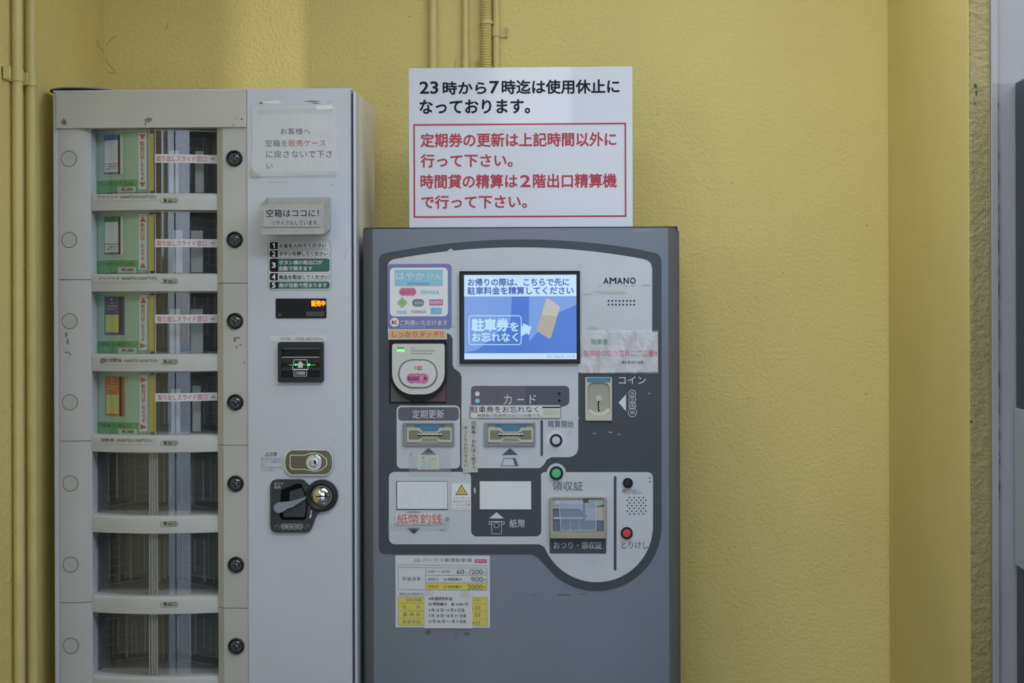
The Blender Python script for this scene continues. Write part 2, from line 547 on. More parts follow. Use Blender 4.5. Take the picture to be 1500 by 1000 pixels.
    def sheet(self, x0, y0, x1, y1, Yr, warp, d, m, n=14):
        """a pixel box laid on a surface Y = warp(X), thickness d"""
        xm, ym = (x0 + x1) / 2, (y0 + y1) / 2
        X0, X1 = wat(x0, ym, Yr, warp).x, wat(x1, ym, Yr, warp).x
        Z1, Z0 = wat(xm, y0, Yr, warp).z, wat(xm, y1, Yr, warp).z
        return self.wsheet(X0, X1, Z0, Z1, warp, d, m, n)
    def wsheet(self, X0, X1, Z0, Z1, warp, d, m, n=14):
        vs, fs = [], []
        for k in range(n + 1):
            X = X0 + (X1 - X0) * k / n
            y = warp(X)
            vs += [(X, y, Z0), (X, y, Z1), (X, y + d, Z0), (X, y + d, Z1)]
        for k in range(n):
            a, b = 4 * k, 4 * k + 4
            fs += [(a, b, b + 1, a + 1), (a + 2, a + 3, b + 3, b + 2), (a + 1, b + 1, b + 3, a + 3), (a, a + 2, b + 2, b)]
        fs += [(0, 1, 3, 2), (4 * n, 4 * n + 2, 4 * n + 3, 4 * n + 1)]
        return self.add(vs, fs, m)
    def tube(self, pts, r, m, n=16):
        """pts: world points of a straight or bent tube"""
        vs, fs = [], []
        for i, p in enumerate(pts):
            a, b = pts[max(0, i - 1)], pts[min(len(pts) - 1, i + 1)]
            t = (b - a).normalized()
            u = t.cross(Vector((0, 1, 0)))
            if u.length < .01:
                u = t.cross(Vector((1, 0, 0)))
            u.normalize()
            w = t.cross(u)
            rr = r[i] if isinstance(r, (list, tuple)) else r
            vs += [p + u * (rr * math.cos(2 * math.pi * k / n)) + w * (rr * math.sin(2 * math.pi * k / n)) for k in range(n)]
        for i in range(len(pts) - 1):
            for k in range(n):
                j = (k + 1) % n
                fs.append((i * n + k, i * n + j, i * n + n + j, i * n + n + k))
        fs += [tuple(range(n))[::-1], tuple(range((len(pts) - 1) * n, len(pts) * n))]
        return self.add(vs, fs, m)

ORG = {}
def link(name, mb, parent=None, bevel=0, smooth=True, label=None, kind=None):
    me = bpy.data.meshes.new(name)
    lo = Vector([min(p[i] for p in mb.v) for i in range(3)])
    hi = Vector([max(p[i] for p in mb.v) for i in range(3)])
    org = (lo + hi) / 2
    if parent is None:
        org.z = lo.z
    me.from_pydata([p - org for p in mb.v], [], mb.f)
    for k in mb.mats:
        me.materials.append(MATS[k])
    me.polygons.foreach_set('material_index', mb.m)
    if smooth:
        me.polygons.foreach_set('use_smooth', [True] * len(me.polygons))
        me.set_sharp_from_angle(angle=math.radians(32))
    me.update()
    o = bpy.data.objects.new(name, me)
    COL.objects.link(o)
    if parent is not None:
        o.parent = parent
        o.location = org - ORG[parent.name]
    else:
        o.location = org
    ORG[o.name] = org
    if bevel:
        b = o.modifiers.new('bevel', 'BEVEL')
        b.width = bevel
        b.segments = 3
        b.limit_method = 'ANGLE'
        b.angle_limit = math.radians(50)
    if label:
        o['label'] = label
    if kind:
        o['kind'] = kind
    return o

def tag(o, label, cat, group=None):
    o['label'] = label
    o['category'] = cat
    if group:
        o['group'] = group
    return o

def thing(name, loc, label, cat, group=None):
    o = bpy.data.objects.new(name, None)
    o.empty_display_size = 0.1
    COL.objects.link(o)
    o.location = loc
    ORG[o.name] = Vector(loc)
    return tag(o, label, cat, group)

def structure(name, mb, **kw):
    o = link(name, mb, **kw)
    o['kind'] = 'structure'
    return o

# ------------------------------------------------------------------ the setting
XL = at(153, 300, 0).x                    # left wall plane
XR = at(1301.5, 500, 0).x                 # right end of the alcove
YC = -0.82                                # front of the jutting column
XC1 = at(1452.3, 500, YC).x
YO = OPEN_Y
ZC = 2.75
XE = 3.2
structure('floor', MB().box(XL - .2, XE, YO, 0.2, -0.1, 0, 'concrete'))
structure('floor_outside', MB().box(-30, 30, -40, 20, -.2, -.1, 'street_paving'))
structure('ceiling', MB().box(XL - .2, XE, YO, 0.2, ZC, ZC + .12, 'ceiling_paint'))
mb = MB().box(XL - .2, XR + .2, 0, 0.15, 0, ZC, 'yellow_stucco')
for pts in [[(154.5, 84), (157, 92), (163, 99), (168, 104)], [(156, 66), (162, 58), (171, 52)], [(158, 107), (170, 106)], [(246, 33), (243, 45)], [(545, 205), (548, 214), (546, 221)]]:
    mb.line(pts, .8, -.0006, 'crack')
for x, y in [(568, 155), (964, 167), (1147, 400), (1097, 583), (600, 24), (1270, 330)]:
    mb.disc(x, y, 1.1, -.0006, 0, 'crack', 8)
structure('wall_back', mb)
def lw(px, py):                           # a frame point on the left wall
    d = at(px, py, 0) - CAM
    return CAM + d * ((XL + .0006 - CAM.x) / d.x)
mb = MB()
for pts in [[(141, 57), (144, 66), (150, 74), (153, 78)], [(152, 50), (146, 54)], [(138, 105), (132, 113), (129, 117)], [(148, 99), (142, 103)]]:
    for a, b in zip(pts, pts[1:]):
        p, q = lw(*a), lw(*b)
        w = Vector((0, .0012, .0005))
        mb.add([p - w, q - w, q + w, p + w], [(0, 1, 2, 3)], 'crack')
structure('wall_left', mb.box(XL - .2, XL, LEFT_Y1, 0.0, 0, ZC, 'yellow_stucco').box(XL - .2, XL, YO, LEFT_Y0, 0, ZC, 'yellow_stucco').box(XL - .2, XL, LEFT_Y0, LEFT_Y1, LEFT_Z, ZC, 'yellow_stucco').box(XL - .2, XL, LEFT_Y0, LEFT_Y1, 0, 1.5, 'yellow_stucco'))
mb = MB().box(XR, XC1, YC, 0.0, 0, ZC, 'yellow_smooth')
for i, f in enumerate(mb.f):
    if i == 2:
        mb.m[i] = mb.mi('yellow_stucco_coarse_shaded')
for k, (cx, cy, w, h) in enumerate([(1429, 126, 3.2, 5), (1430.5, 136, 2, 6), (1428, 151, 2, 2.6), (1423, 617, 3, 1.6), (1430, 607, 1.4, 1)]):
    rr = random.Random(200 + k)
    mb.poly([(cx + w * (.55 + .45 * rr.random()) * math.cos(2 * math.pi * q / 10), cy + h * (.5 + .5 * rr.random()) * math.sin(2 * math.pi * q / 10)) for q in range(10)], YC - .0006, 0, 'column_smudge')
col = structure('wall_right', mb, bevel=.006)
structure('wall_far_right', MB().box(XC1 + .012, XE, YC + .004, 0.0, 0, ZC, 'white_wall'))
mb = MB().box(XC1, XC1 + .014, YC - .004, YC + .05, 0, ZC, 'white_wall')
for k in range(26):
    z = random.uniform(.9, 1.75)
    mb.box(XC1 + .0125, XC1 + .0155, YC - .0045, YC + .01, z, z + random.uniform(.006, .04), 'joint_dirt')
structure('trim_1', mb, bevel=.003)
structure('wall_side', MB().box(XE, XE + .15, YO, SIDE_Y0, 0, ZC, 'white_wall').box(XE, XE + .15, SIDE_Y1, YC, 0, ZC, 'white_wall').box(XE, XE + .15, SIDE_Y0, SIDE_Y1, SIDE_Z, ZC, 'white_wall').box(XE, XE + .15, SIDE_Y0, SIDE_Y1, 0, 1.0, 'white_wall'))
mb = MB()
mb.box(XL - .2, OPEN_X0, YO - .15, YO, 0, ZC, 'street_facade')
mb.box(OPEN_X1, XE + .15, YO - .15, YO, 0, ZC, 'street_facade')
mb.box(OPEN_X0, OPEN_X1, YO - .15, YO, OPEN_Z, ZC, 'street_facade')
structure('wall_front', mb)
structure('trim_2', MB().box(-.66, -.52, YO - .12, YO - .02, 0, OPEN_Z, 'street_facade'))

# ------------------------------------------------------------------ conduits
def pipe(name, px0, px1, py, label, wall='back', yy=None, brackets=(), rings=0.0):
    if wall == 'back':
        R = abs(at(px1, py, -.02).x - at(px0, py, -.02).x) / 2
        x, y = at((px0 + px1) / 2, py, -R - .003).x, -R - .003
    else:
        R = .0112
        y = yy
        x = XL + R + .004
    root = thing(name, (x, y, 0.0), label, 'pipe')
    if rings:
        pts, rr, z = [], [], 0.0
        while z < ZC:
            pts += [Vector((x, y, z)), Vector((x, y, z + rings * .5))]
            rr += [R, R * .84]
            z += rings
        link('corrugated_tube', MB().tube(pts, rr, 'pipe_paint', 14), root, smooth=False)
    else:
        link('tube', MB().tube([Vector((x, y, 0)), Vector((x, y, ZC))], R, 'pipe_paint', 20), root)
    for bx0, bx1, z in brackets:
        b = MB()
        b.tube([Vector((x, y, z - .013)), Vector((x, y, z + .013))], R + .0022, 'pipe_paint', 20)
        if wall == 'back':
            b.box(bx0, bx1, -.004, -.0005, z - .014, z + .014, 'pipe_paint')
            b.box(bx1 - .004, bx1, -.012, -.0005, z - .014, z + .014, 'pipe_paint')
        else:
            b.box(XL + .0005, XL + .005, bx0, bx1, z - .014, z + .014, 'pipe_paint')
            b.box(XL + .0005, XL + .02, bx0, bx0 + .005, z - .014, z + .014, 'pipe_paint')
        link('clamp', b, root, bevel=.0015)
    return root

def bz(py, px=700):
    return at(px, py, -.02).z
pipe('conduit_pipe', 628, 641, 50, 'thickest smooth yellow pipe on the back wall, left of the group above the white sign')
pipe('conduit_pipe', 677, 687, 50, 'thin yellow pipe clamped just above the white sign, between thick pipe and ribbed hose', brackets=[(at(667, 90, 0).x, at(699, 90, 0).x, bz(94))])
pipe('ribbed_hose', 704, 721, 50, 'ribbed corrugated yellow hose running down the back wall behind the white sign', rings=.0068)
mb = MB()
hx = at(712.5, 33, -.02)
mb.tube([Vector((hx.x, -.018, hx.z - .004)), Vector((hx.x, -.018, hx.z + .004))], .0175, 'pipe_paint', 18)
link('tie_band', mb, bpy.data.objects['ribbed_hose'])
pipe('conduit_pipe', 722, 732, 50, 'thin yellow pipe right of the ribbed hose, with a clamp near the top', brackets=[(at(720, 46, 0).x, at(744, 46, 0).x, bz(46))])
pipe('conduit_pipe', 0, 0, 0, 'yellow pipe on the left wall nearest the left edge, with clamp', wall='left', yy=-0.60, brackets=[(-.65, -.578, at(25, 111, -.6).z)])
pipe('conduit_pipe', 0, 0, 0, 'yellow pipe on the left wall next to the white vending machine', wall='left', yy=-0.525, brackets=[(-.555, -.50, at(46, 118, -.525).z)])

# ------------------------------------------------------------------ dark cabinet at the right edge
xq = at(1487, 400, YC).x
zt = at(1487, 121, YC).z
root = thing('cabinet', (xq + .4, YC - .35, 0), 'dark grey cabinet with a light panel on its side, cut off by the right edge', 'cabinet')
link('body', MB().box(xq, xq + .8, YC - .65, YC - .002, 0, zt, 'cabinet_dark'), root, bevel=.004)
link('side_panel', MB().box(xq - .004, xq, YC - .60, YC - .006, at(1489, 825, YC).z, at(1489, 596.5, YC).z, 'cabinet_panel'), root, bevel=.001, label='light grey side panel')

# ------------------------------------------------------------------ card vending machine
YW = -0.45
xa, xb = at(78.3, 560, YW).x, at(521.8, 560, YW).x
ztop = at(300, 130.5, YW).z
VM = thing('card_vending_machine', ((xa + xb) / 2, YW + .16, 0), 'tall white vending machine with seven curved windows and a coin panel', 'vending machine')
def vx(px, Y=YW): return at(px, 560, Y).x
def vz(py, Y=YW): return at(250, py, Y).z
x_l0, x_l1, x_l2 = vx(87), vx(117.3), vx(133.3, YW + .012)      # left pillar: flat, bevel
x_r2, x_r1, x_r0 = vx(318.9, YW + .012), vx(327.2), vx(363.2)
x_d0, x_d1 = vx(365.5), vx(514.8)
# cabinet shell: sides, top, back, and the framing round the front
c = MB()
c.box(xa + .012, xa + .016, YW + .05, YW + .32, 0.03, ztop - .004, 'side_cream')
c.box(xb - .010, xb - .006, YW + .05, YW + .32, 0.03, ztop - .004, 'side_cream')
c.box(xa + .016, xb - .010, YW + .05, YW + .32, ztop - .008, ztop - .004, 'side_cream')
c.box(xa + .016, xb - .010, YW + .05, YW + .32, 0.03, 0.06, 'side_cream')
c.box(xa + .016, xb - .010, YW + .316, YW + .32, 0.06, ztop - .008, 'side_cream')
link('cabinet', c, VM, bevel=.004)
c = MB()
c.box(xa, vx(86.6), YW + .001, YW + .05, 0.05, ztop - .006, 'white_enamel')
c.box(xa, xb - .009, YW, YW + .05, ztop - .006, ztop, 'white_enamel')
link('door_frame', c, VM, bevel=.003)
# the right hand door with the coin panel
c = MB()
c.box(vx(363.8), x_d1, YW - .003, YW + .05, 0.05, ztop - .0005, 'white_enamel')
DOOR = c
link('door_edge', MB().box(vx(517.6), xb, YW + .006, YW + .05, 0.05, ztop - .007, 'white_enamel').box(vx(514), vx(518.5), YW + .012, YW + .05, .05, ztop - .01, 'seam'), VM, bevel=.002)
# header
hz0, hz1 = vz(187), vz(134.5)
c = MB().box(vx(85), vx(363.2), YW - .006, YW + .03, hz0, hz1, 'body_beige')
def flake(mb, cx, cy, w, h, Y, m, n=11, seed=0):
    rr = random.Random(seed)
    pts = [(cx + w * (.6 + .4 * rr.random()) * math.cos(2 * math.pi * k / n), cy + h * (.5 + .5 * rr.random()) * math.sin(2 * math.pi * k / n)) for k in range(n)]
    return mb.poly(pts, Y, 0, m)
for (cx, cy, w, h, m, s) in [(94, 179, 5.5, 6, 'grime', 1), (94.5, 179.5, 2.5, 3.5, 'paper_white', 2), (218, 175.5, 7.5, 4, 'grime', 3), (213, 181, 1.6, 4, 'grime', 4), (217, 178, 3, 2.4, 'body_beige', 8),
                             (354, 174.2, 1.2, 1.6, 'ink', 5), (342, 183.5, 1, 1.3, 'ink', 6), (345, 173.5, 2, .5, 'ink', 7), (103, 141, 4, 1.2, 'tape_old', 9), (134, 138.5, 8, 1.5, 'tape_old', 10)]:
    flake(c, cx, cy, w, h, YW - .0064, m, seed=s)
link('header_panel', c, VM)

YD = YW - .003
c = DOOR
# rust streak and tape residue above and below the notice
for (cx, cy, w, h, m, s) in [(400, 149.5, 18, 3, 'side_cream', 41), (382, 151, 4, 2.2, 'rust', 42), (458, 148.5, 16, 1.5, 'rust', 43), (463, 151.5, 8, 1.2, 'grime', 44), (482, 149.5, 6, 1.5, 'tape_old', 45), (408, 267, 20, .9, 'tape_old', 46), (486, 270.5, 4.6, 1.6, 'tape_old', 47)]:
    flake(c, cx, cy, w, h, YD - .0003, m, seed=s)
c.line([(509, 364), (506.5, 371), (505, 378.5)], .5, YD - .0003, 'grime')
c.line([(490, 637), (493, 645), (487, 649)], .4, YD - .0003, 'faded_ink')
door = link('door', c, VM)
# pillars, with seams
rails = [(280.5, 308), (398.5, 427), (516.5, 544), (635.5, 662.5), (753.5, 781), (871.5, 899), (989.5, 1017)]
wins = [(188.5, 281)] + [(rails[i][1], rails[i + 1][0]) for i in range(6)]
def pillar(name, prof, seams, marks):
    edges = [187] + seams + [1500]
    out = None
    for i, (a, b) in enumerate(zip(edges, edges[1:])):
        z1, z0 = vz(a) - (.0007 if i else 0), max(.05, vz(b) + .0007)
        vs = [Vector((x, y, z)) for z in (z0, z1) for x, y in prof]
        n = len(prof)
        fs = [(k, (k + 1) % n, n + (k + 1) % n, n + k) for k in range(n)] + [tuple(range(n))[::-1], tuple(range(n, 2 * n))]
        q = MB().add(vs, fs, 'pillar_beige')
        for (cx, cy, w, h, sd) in marks:
            if a < cy < b:
                flake(q, cx, cy, w, h, YW - .0006, 'grime', seed=sd)
        link(name, q, VM)
    link('pillar_backing', MB().box(min(p[0] for p in prof) + .002, max(p[0] for p in prof) - .002, YW + .02, YW + .05, .05, vz(190), 'seam'), VM)
pillar('window_pillar', [(x_l0, YW), (x_l1, YW), (x_l2, YW + .012), (x_l2, YW + .055), (x_l0, YW + .055)], [409, 646, 883], [(97, 490, 2.4, 5, 21), (99.5, 500, 1.5, 7, 22), (98, 516, 5, 1.4, 23), (103, 519, 1.6, 2, 24), (94, 199, 2, .6, 25), (98, 530, 1.6, .6, 31)])
pillar('window_pillar', [(x_r2, YW + .012), (x_r1, YW), (x_r0, YW), (x_r0, YW + .055), (x_r2, YW + .055)], [415, 652, 890], [(344, 497, 2.2, 6, 26), (348, 494.5, 5, 1.5, 27), (352, 505, 3.5, 1.2, 28), (346.5, 508, 1.4, 3, 29), (358, 531, .8, 3, 30)])

xc, hw = (x_l2 + x_r2) / 2, (x_r2 - x_l2) / 2
pane_y = lambda x: YW + .010 + .042 * ((x - xc) / hw) ** 2 - .005 * ((x - xc) / hw) ** 6
rail_y = lambda x: YW - .006 + .020 * ((x - xc) / hw) ** 2
off = lambda f, d: (lambda x: f(x) + d)

# rails
rail_objs = []
for i, (a, b) in enumerate(rails):
    z1, z0 = vz(a), max(.08, vz(b))
    c = MB()
    # rail with a softly rounded upper lip: profile swept along the bulge
    n = 20
    vs, fs = [], []
    prof = [(0.060, z1 - .003), (.012, z1 - .003), (.006, z1 - .004), (.0015, z1 - .008), (0, z1 - .014), (0, z0 + .001), (.002, z0), (.060, z0)]
    for k in range(n + 1):
        x = x_l2 + (x_r2 - x_l2) * k / n
        for dy, z in prof:
            y = rail_y(x) + dy if dy < .05 else YW + .075
            vs.append((x, y, z))
    P = len(prof)
    for k in range(n):
        for q in range(P):
            r2 = (q + 1) % P
            fs.append((k * P + q, k * P + r2, (k + 1) * P + r2, (k + 1) * P + q))
    fs += [tuple(range(P)), tuple(range(n * P, n * P + P))[::-1]]
    c.add(vs, fs, 'rail_beige')
    ro = link('shelf_rail', c, VM)
    rail_objs.append(ro)
    ym = a + 12.0 + (1.0 if i < 6 else 0)
    if i < 6:
        pl = MB()
        ol = [at(x, y, YW) for x, y in rounded(rbox(236, ym - 3.8, 261.5, ym + 4, 3.9), 6)]
        pl.prism([Vector((p.x, rail_y(p.x) - .0006, p.z)) for p in ol], .0005, 'olive_dark')
        ol = [at(x, y, YW) for x, y in rounded(rbox(236.8, ym - 3.1, 260.7, ym + 3.3, 3.2), 6)]
        pl.prism([Vector((p.x, rail_y(p.x) - .0010, p.z)) for p in ol], .0003, 'olive_light')
        pl.text('取出口', 239.5, ym - 2.4, 258, ym + 2.7, YW, 'ink', bold=.02, warp=off(rail_y, -.0014))
        link('outlet_plate', pl, ro)

# windows: pane, dividers, dark compartment with bars for reflected lines
for i, (a, b) in enumerate(wins):
    z1, z0 = vz(a - 2), vz(b + 2)
    c = MB()
    c.box(x_l2 - .002, x_r2 + .002, YW + .205, YW + .215, z0, z1, 'inside_dark')
    c.box(x_l2 - .002, x_l2 + .002, YW + .056, YW + .205, z0, z1, 'inside_dark')
    c.box(x_r2 - .002, x_r2 + .002, YW + .056, YW + .205, z0, z1, 'inside_dark')
    c.box(x_l2, x_r2, YW + .076, YW + .205, z0, z0 + .003, 'inside_dark')
    cp = link('compartment', c, VM)
    r = MB()  # bars and wires added to imitate lines reflected in the panes
    rr = random.Random(40 + i)
    for k in range(19):
        px = 142 + k * 9.6 + rr.uniform(-3, 3)
        w = rr.choice([1.0, 1.4, 2.6])
        h0, h1 = rr.uniform(.02, .35), rr.uniform(.75, .97)
        x = vx(px, YW + .12)
        r.box(x, x + w * .0016, YW + .12, YW + .124, z0 + (1 - h1) * (z1 - z0), z1 - h0 * (z1 - z0), 'bar_grey')
    for k in range(14):
        z = z0 + (z1 - z0) * (k + .6) / 14.4
        x0q, x1q = (x_l2 + .004, xc - .012) if k % 2 else (xc + .03, x_r2 - .004)
        sl = .010 if k % 2 else -.010
        r.tube([Vector((x0q, YW + .10, z - sl)), Vector((x1q, YW + .10, z + sl))], .0007, 'dull_grey', 6)
    link('reflection_bars', r, cp)
    c = MB().wsheet(x_l2, x_r2, z0, z1, pane_y, .003, 'acrylic', 28)
    pn = link('window_pane', c, VM)
    dv = MB()
    for px in ((219, 223.5, 227, 230.5) if i >= 4 else (218.5, 227.5)):
        x = at(px, (a + b) / 2, YW + .012).x
        dv.box(x, x + .0016, pane_y(x) - .0014, pane_y(x) + .004, z0, z1, 'divider')
    if i >= 4:
        dv.box(at(220, 700, YW + .012).x, at(229.5, 700, YW + .012).x, YW + .0135, YW + .016, z0, z1, 'divider')
    else:
        dv.box(at(219.5, 700, YW + .012).x, at(226.5, 700, YW + .012).x, YW + .0135, YW + .0145, vz(a + 5), vz(b - 2), 'strip_yellow')
    dv.wsheet(x_l2, x_r2, vz(a + 2.0), vz(a + .8), off(pane_y, -.0008), .001, 'olive_light', 20)
    link('window_divider', dv, pn)
    # left reveal liner
    link('window_jamb', MB().box(x_l2 - .001, x_l2 + .0012, YW + .013, YW + .052, z0, z1, 'reveal'), VM)

# round blanks on the left pillar, push buttons on the right one
for i in range(7):
    y = 232.5 + 118.85 * i
    px = 101 + .0042 * (y - 232) * 1
    b = MB()
    b.ring(px, y, 11.6, 10.8, YW - .0004, .0004, 'seam')
    b.disc(px, y, 10.8, YW - .0003, .0003, 'pillar_beige')
    link('blank_cap', b, VM)
    y = 232 + 119.0 * i
    px = 343.5 + .0038 * (y - 232)
    b = MB()
    b.lathe(px, y, [(12, 0), (11.8, .004), (10.6, .006), (9.2, .0045), (8.6, .002)], YW, 'soft_black')
    bt = link('push_button', b, VM)
    b = MB().lathe(px, y, [(8.6, .002), (8, .005), (6, .0075), (3, .009), (0.4, .0094)], YW, 'lens_clear')
    b.disc(px, y, 8.3, YW - .0021, .0005, 'dull_grey')
    b.box(at(px - 1.2, y, YW).x, at(px + 1.2, y, YW).x, YW - .0035, YW - .0022, at(px, y + 5, YW).z, at(px, y - 5, YW).z, 'soft_black')
    b.box(at(px - 5, y, YW).x, at(px + 5, y, YW).x, YW - .0035, YW - .0022, at(px, y + 1, YW).z, at(px, y - 1, YW).z, 'soft_black')
    link('button_lens', b, bt)


# ---- door fittings
YD = YW - .003
c = MB()                                   # numbered instructions
c.rect(392.5, 351.5, 485, 425, YD - .0008, .0008, 'grey_ink', 5.5)
c.rect(393.1, 352.1, 484.4, 424.4, YD - .0010, .0002, 'paper', 5)
rows = [(354.3, 364.7, 'paper', '1', [('お金を入れてください', 408.8, 356.4, 477.7, 362.6)]),
        (366.5, 376.7, 'paper', '2', [('ボタンを押してください', 408.8, 368.4, 479.6, 374.7)]),
        (378.5, 398, 'instruction_green', '3', [('ボタン横の取出口が', 408.8, 381, 472.3, 387.4), ('自動で開きます', 408.8, 389.9, 457.6, 396.2)]),
        (400, 410.5, 'paper', '4', [('商品を取出してください', 408.8, 402.4, 481, 408.7)]),
        (412.3, 422.7, 'instruction_green', '5', [('扉が自動で閉まります', 408.8, 414.4, 478.9, 420.8)])]
for a, b, m, nmb, tx in rows:
    c.rect(395, a, 482.8, b, YD - .0013, .0003, 'grey_ink' if m == 'paper' else m, 3)
    if m == 'paper':
        c.rect(395.6, a + .6, 482.2, b - .6, YD - .0015, .0002, 'paper', 2.6)
    c.poly([(407, a), (407, b), (395, b, 3), (395, a, 3)], YD - .0018, .0002, 'ink')
    mid = (a + b) / 2
    if nmb == '1':
        c.poly([(402.7, mid - 3.8), (402.7, mid + 3.8), (400.8, mid + 3.8), (400.8, mid - 1.3), (399.2, mid - .6), (399.2, mid - 2.2), (401.2, mid - 3.8)], YD - .0022, 0, 'paper_white')
    else:
        c.text(nmb, 398.6, mid - 3.7, 403.4, mid + 3.7, YD - .0022, 'paper_white', bold=.03)
    for t, x0, y0, x1, y1 in tx:
        c.text(t, x0, y0, x1, y1, YD - .0022, 'ink' if m == 'paper' else 'print_white', bold=.018)
link('instruction_label', c, VM)
c = MB()                                   # display
c.rect(403.8, 437, 478, 466, YD - .002, .002, 'black', 2)
c.rect(448.5, 456, 474.8, 463, YD - .0024, .0003, 'charcoal')
c.disc(409.2, 461, 2.6, YD - .0024, .0003, 'charcoal')
dp = link('message_display', c, VM)
link('lit_lettering', MB().text('販売中', 456.2, 440, 476.3, 448.4, YD - .0026, 'led_orange', bold=.035), dp, label='glowing orange characters')
# bill slot
c = MB()
c.frame((407, 501, 473.6, 560), (412.2, 509, 468.2, 552.5), YD - .009, .009, 'soft_black', 3, 1)
c.rect(411, 507, 469.5, 554, YD - .001, .001, 'black')
for y0, y1, o_, m in [(509.5, 511, .004, 'bezel_grey'), (522.5, 523.6, .006, 'olive_light'), (524.5, 531.5, .007, 'soft_black'), (537.5, 542.5, .007, 'soft_black')]:
    c.rect(412.5, y0, 468, y1, YD - o_, .003, m)
c.rect(412.5, 532, 468, 537, YD - .003, .002, 'black')
bs = link('bill_slot', c, VM, bevel=0)
c = MB()
c.rect(423, 533.4, 462, 535.1, YD - .0045, .001, 'glow_green')
c.disc(433.2, 534, 1.4, YD - .0052, .001, 'led_green').disc(452.6, 534, 1.6, YD - .0052, .001, 'led_green')
link('slot_light', c, bs, label='thin green glowing line')
c = MB()
c.loop([(431, 526.8), (449.6, 526.8), (451.4, 540.6), (428.4, 540.6)], .8, YD - .0092, 'print_white')
c.loop([(430.6, 541.6), (449.4, 541.6), (449.4, 550.6), (430.6, 550.6)], .7, YD - .0092, 'print_white')
c.poly([(439.8, 528.5), (445.6, 534.4), (443.4, 534.4), (443.4, 538.4), (436.4, 538.4), (436.4, 534.4), (434.2, 534.4)], YD - .0092, 0, 'print_white')
c.text('1000', 433.4, 543.8, 446.7, 548.7, YD - .0092, 'print_white', bold=.02)
link('slot_marking', c, bs)
# caution print
c = MB()
c.loop([(391.1, 662.2), (394.5, 667.6), (387.8, 667.6)], .7, YD - .0004, 'grey_ink')
c.line([(391.1, 664), (391.1, 666.8)], .7, YD - .0004, 'grey_ink')
c.text('注意', 394.9, 661.9, 405.7, 667.6, YD - .0004, 'grey_ink', bold=.02)
for t, x1, y in [('扉に手をはさまない', 412, 670), ('ように、ご注意くだ', 412, 674.2), ('さい。', 389, 678.6), ('スキマに指を入れな', 412, 682.9), ('いでください。', 404, 687.2)]:
    c.text(t, 382, y, x1, y + 3.4, YD - .0004, 'grey_ink')
link('caution_print', c, VM)
# lock
c = MB()
ol = [(427, 658.7), (478, 658.7), (483, 662), (486.6, 668.5), (487.5, 677), (486.6, 686), (483, 692), (478, 695.4), (427, 695.4), (421.5, 692), (418, 686), (417, 677), (418, 668.5), (421.5, 662)]
c.poly(ol, YD - .006, .006, 'steel')
c.poly([(424.5, 666, 2), (446, 666, 2), (452, 664), (461, 662.5), (470, 665, 4), (479, 672, 5), (479, 682, 5), (470, 689, 4), (461, 691), (452, 689), (446, 687.5, 2), (424.5, 687.5, 5)], YD - .0068, .0008, 'rim_highlight')  # bright outline: highlight along the lock edges put into the colour
c.poly([(425.5, 667, 2), (446.5, 667, 2), (452.5, 665), (461, 663.5), (469.5, 666, 4), (478, 672.5, 5), (478, 681.5, 5), (469.5, 688, 4), (461, 690), (452.5, 688), (446.5, 686.5, 2), (425.5, 686.5, 5)], YD - .0070, .0003, 'steel')
c.loop(ol, 1.3, YD - .0066, 'rim_highlight', 5)
lk = link('lock_plate', c, VM, bevel=.0012)
c = MB().lathe(461.2, 676.7, [(12.4, .006), (12, .011), (11, .012), (7.2, .012), (7, .014), (4, .015), (3.6, .014)], YD, 'steel_dull')
c.poly([(460, 673.8), (462.4, 673.8), (463.2, 679), (461.2, 680.4), (459.6, 677)], YD - .0154, .001, 'black')
c.rect(460.3, 664.8, 461.8, 669, YD - .0125, .001, 'olive_dark')
link('key_cylinder', c, lk)
# coin unit
c = MB()
ol = rounded([(395.8, 702, 9), (441, 702), (446, 703.5), (450, 708)], 6) if False else None
pts = [(404, 702), (441, 702), (445.5, 703.6), (449.5, 708)] + arc(471.2, 726, 23.6, -140, 96, 30) + [(464, 753), (461.5, 759), (458.5, 767), (456, 774), (452.5, 778.5), (446, 780), (404, 780), (399, 778), (396.4, 774), (395.6, 769), (395.6, 712), (396.8, 707), (399.6, 703.6)]
c.poly(pts, YD - .007, .007, 'plate_black')
cuc = c
cuc.text('おつり', 401.6, 706.2, 414.6, 710.4, YD - .0075, 'print_white')
cuc.text('返却', 401.6, 711, 410.8, 715.4, YD - .0075, 'print_white')
for cx, t in [(415.7, '500'), (423.7, '100'), (431.7, '50'), (439.6, '10')]:
    cuc.ring(cx, 771, 4.2, 3.6, YD - .0075, .0002, 'print_white', 20)
    cuc.text(t, cx - (2.7 if len(t) > 2 else 2), 769.4, cx + (2.7 if len(t) > 2 else 2), 772.6, YD - .0077, 'print_white')
for x0 in (403, 447.4):
    cuc.line([(x0, 774), (x0 + .5, 769), (x0 + 5, 769), (x0 + 6, 774)], .6, YD - .0075, 'faded_ink')
cuc.line([(453, 736.5), (453.6, 741), (453.6, 745)], .6, YD - .0075, 'lever_grey')
cuc.poly([(455.4, 747), (456.8, 747.4), (456, 754), (457, 755.2), (453.4, 760), (453.6, 755), (454.6, 754.4)], YD - .0075, 0, 'print_white')
cu = link('coin_unit', cuc, VM, label='black coin return plate')
c = MB()
c.poly([(411.5, 717, 3), (436, 707.5, 4), (442, 709), (448, 724), (450.5, 740), (449, 757), (446, 761.5, 2), (412, 761.5, 4), (409.5, 756)], YD - .0073, .0004, 'pocket_black')
c.poly([(424, 720, 1), (442, 714, 1), (447.5, 728), (448.5, 741), (446, 757, 2), (415, 757, 2), (414, 736), (424, 735)], YD - .0077, .0004, 'pocket_blue')
link('coin_return_pocket', c, cu)
c = MB()
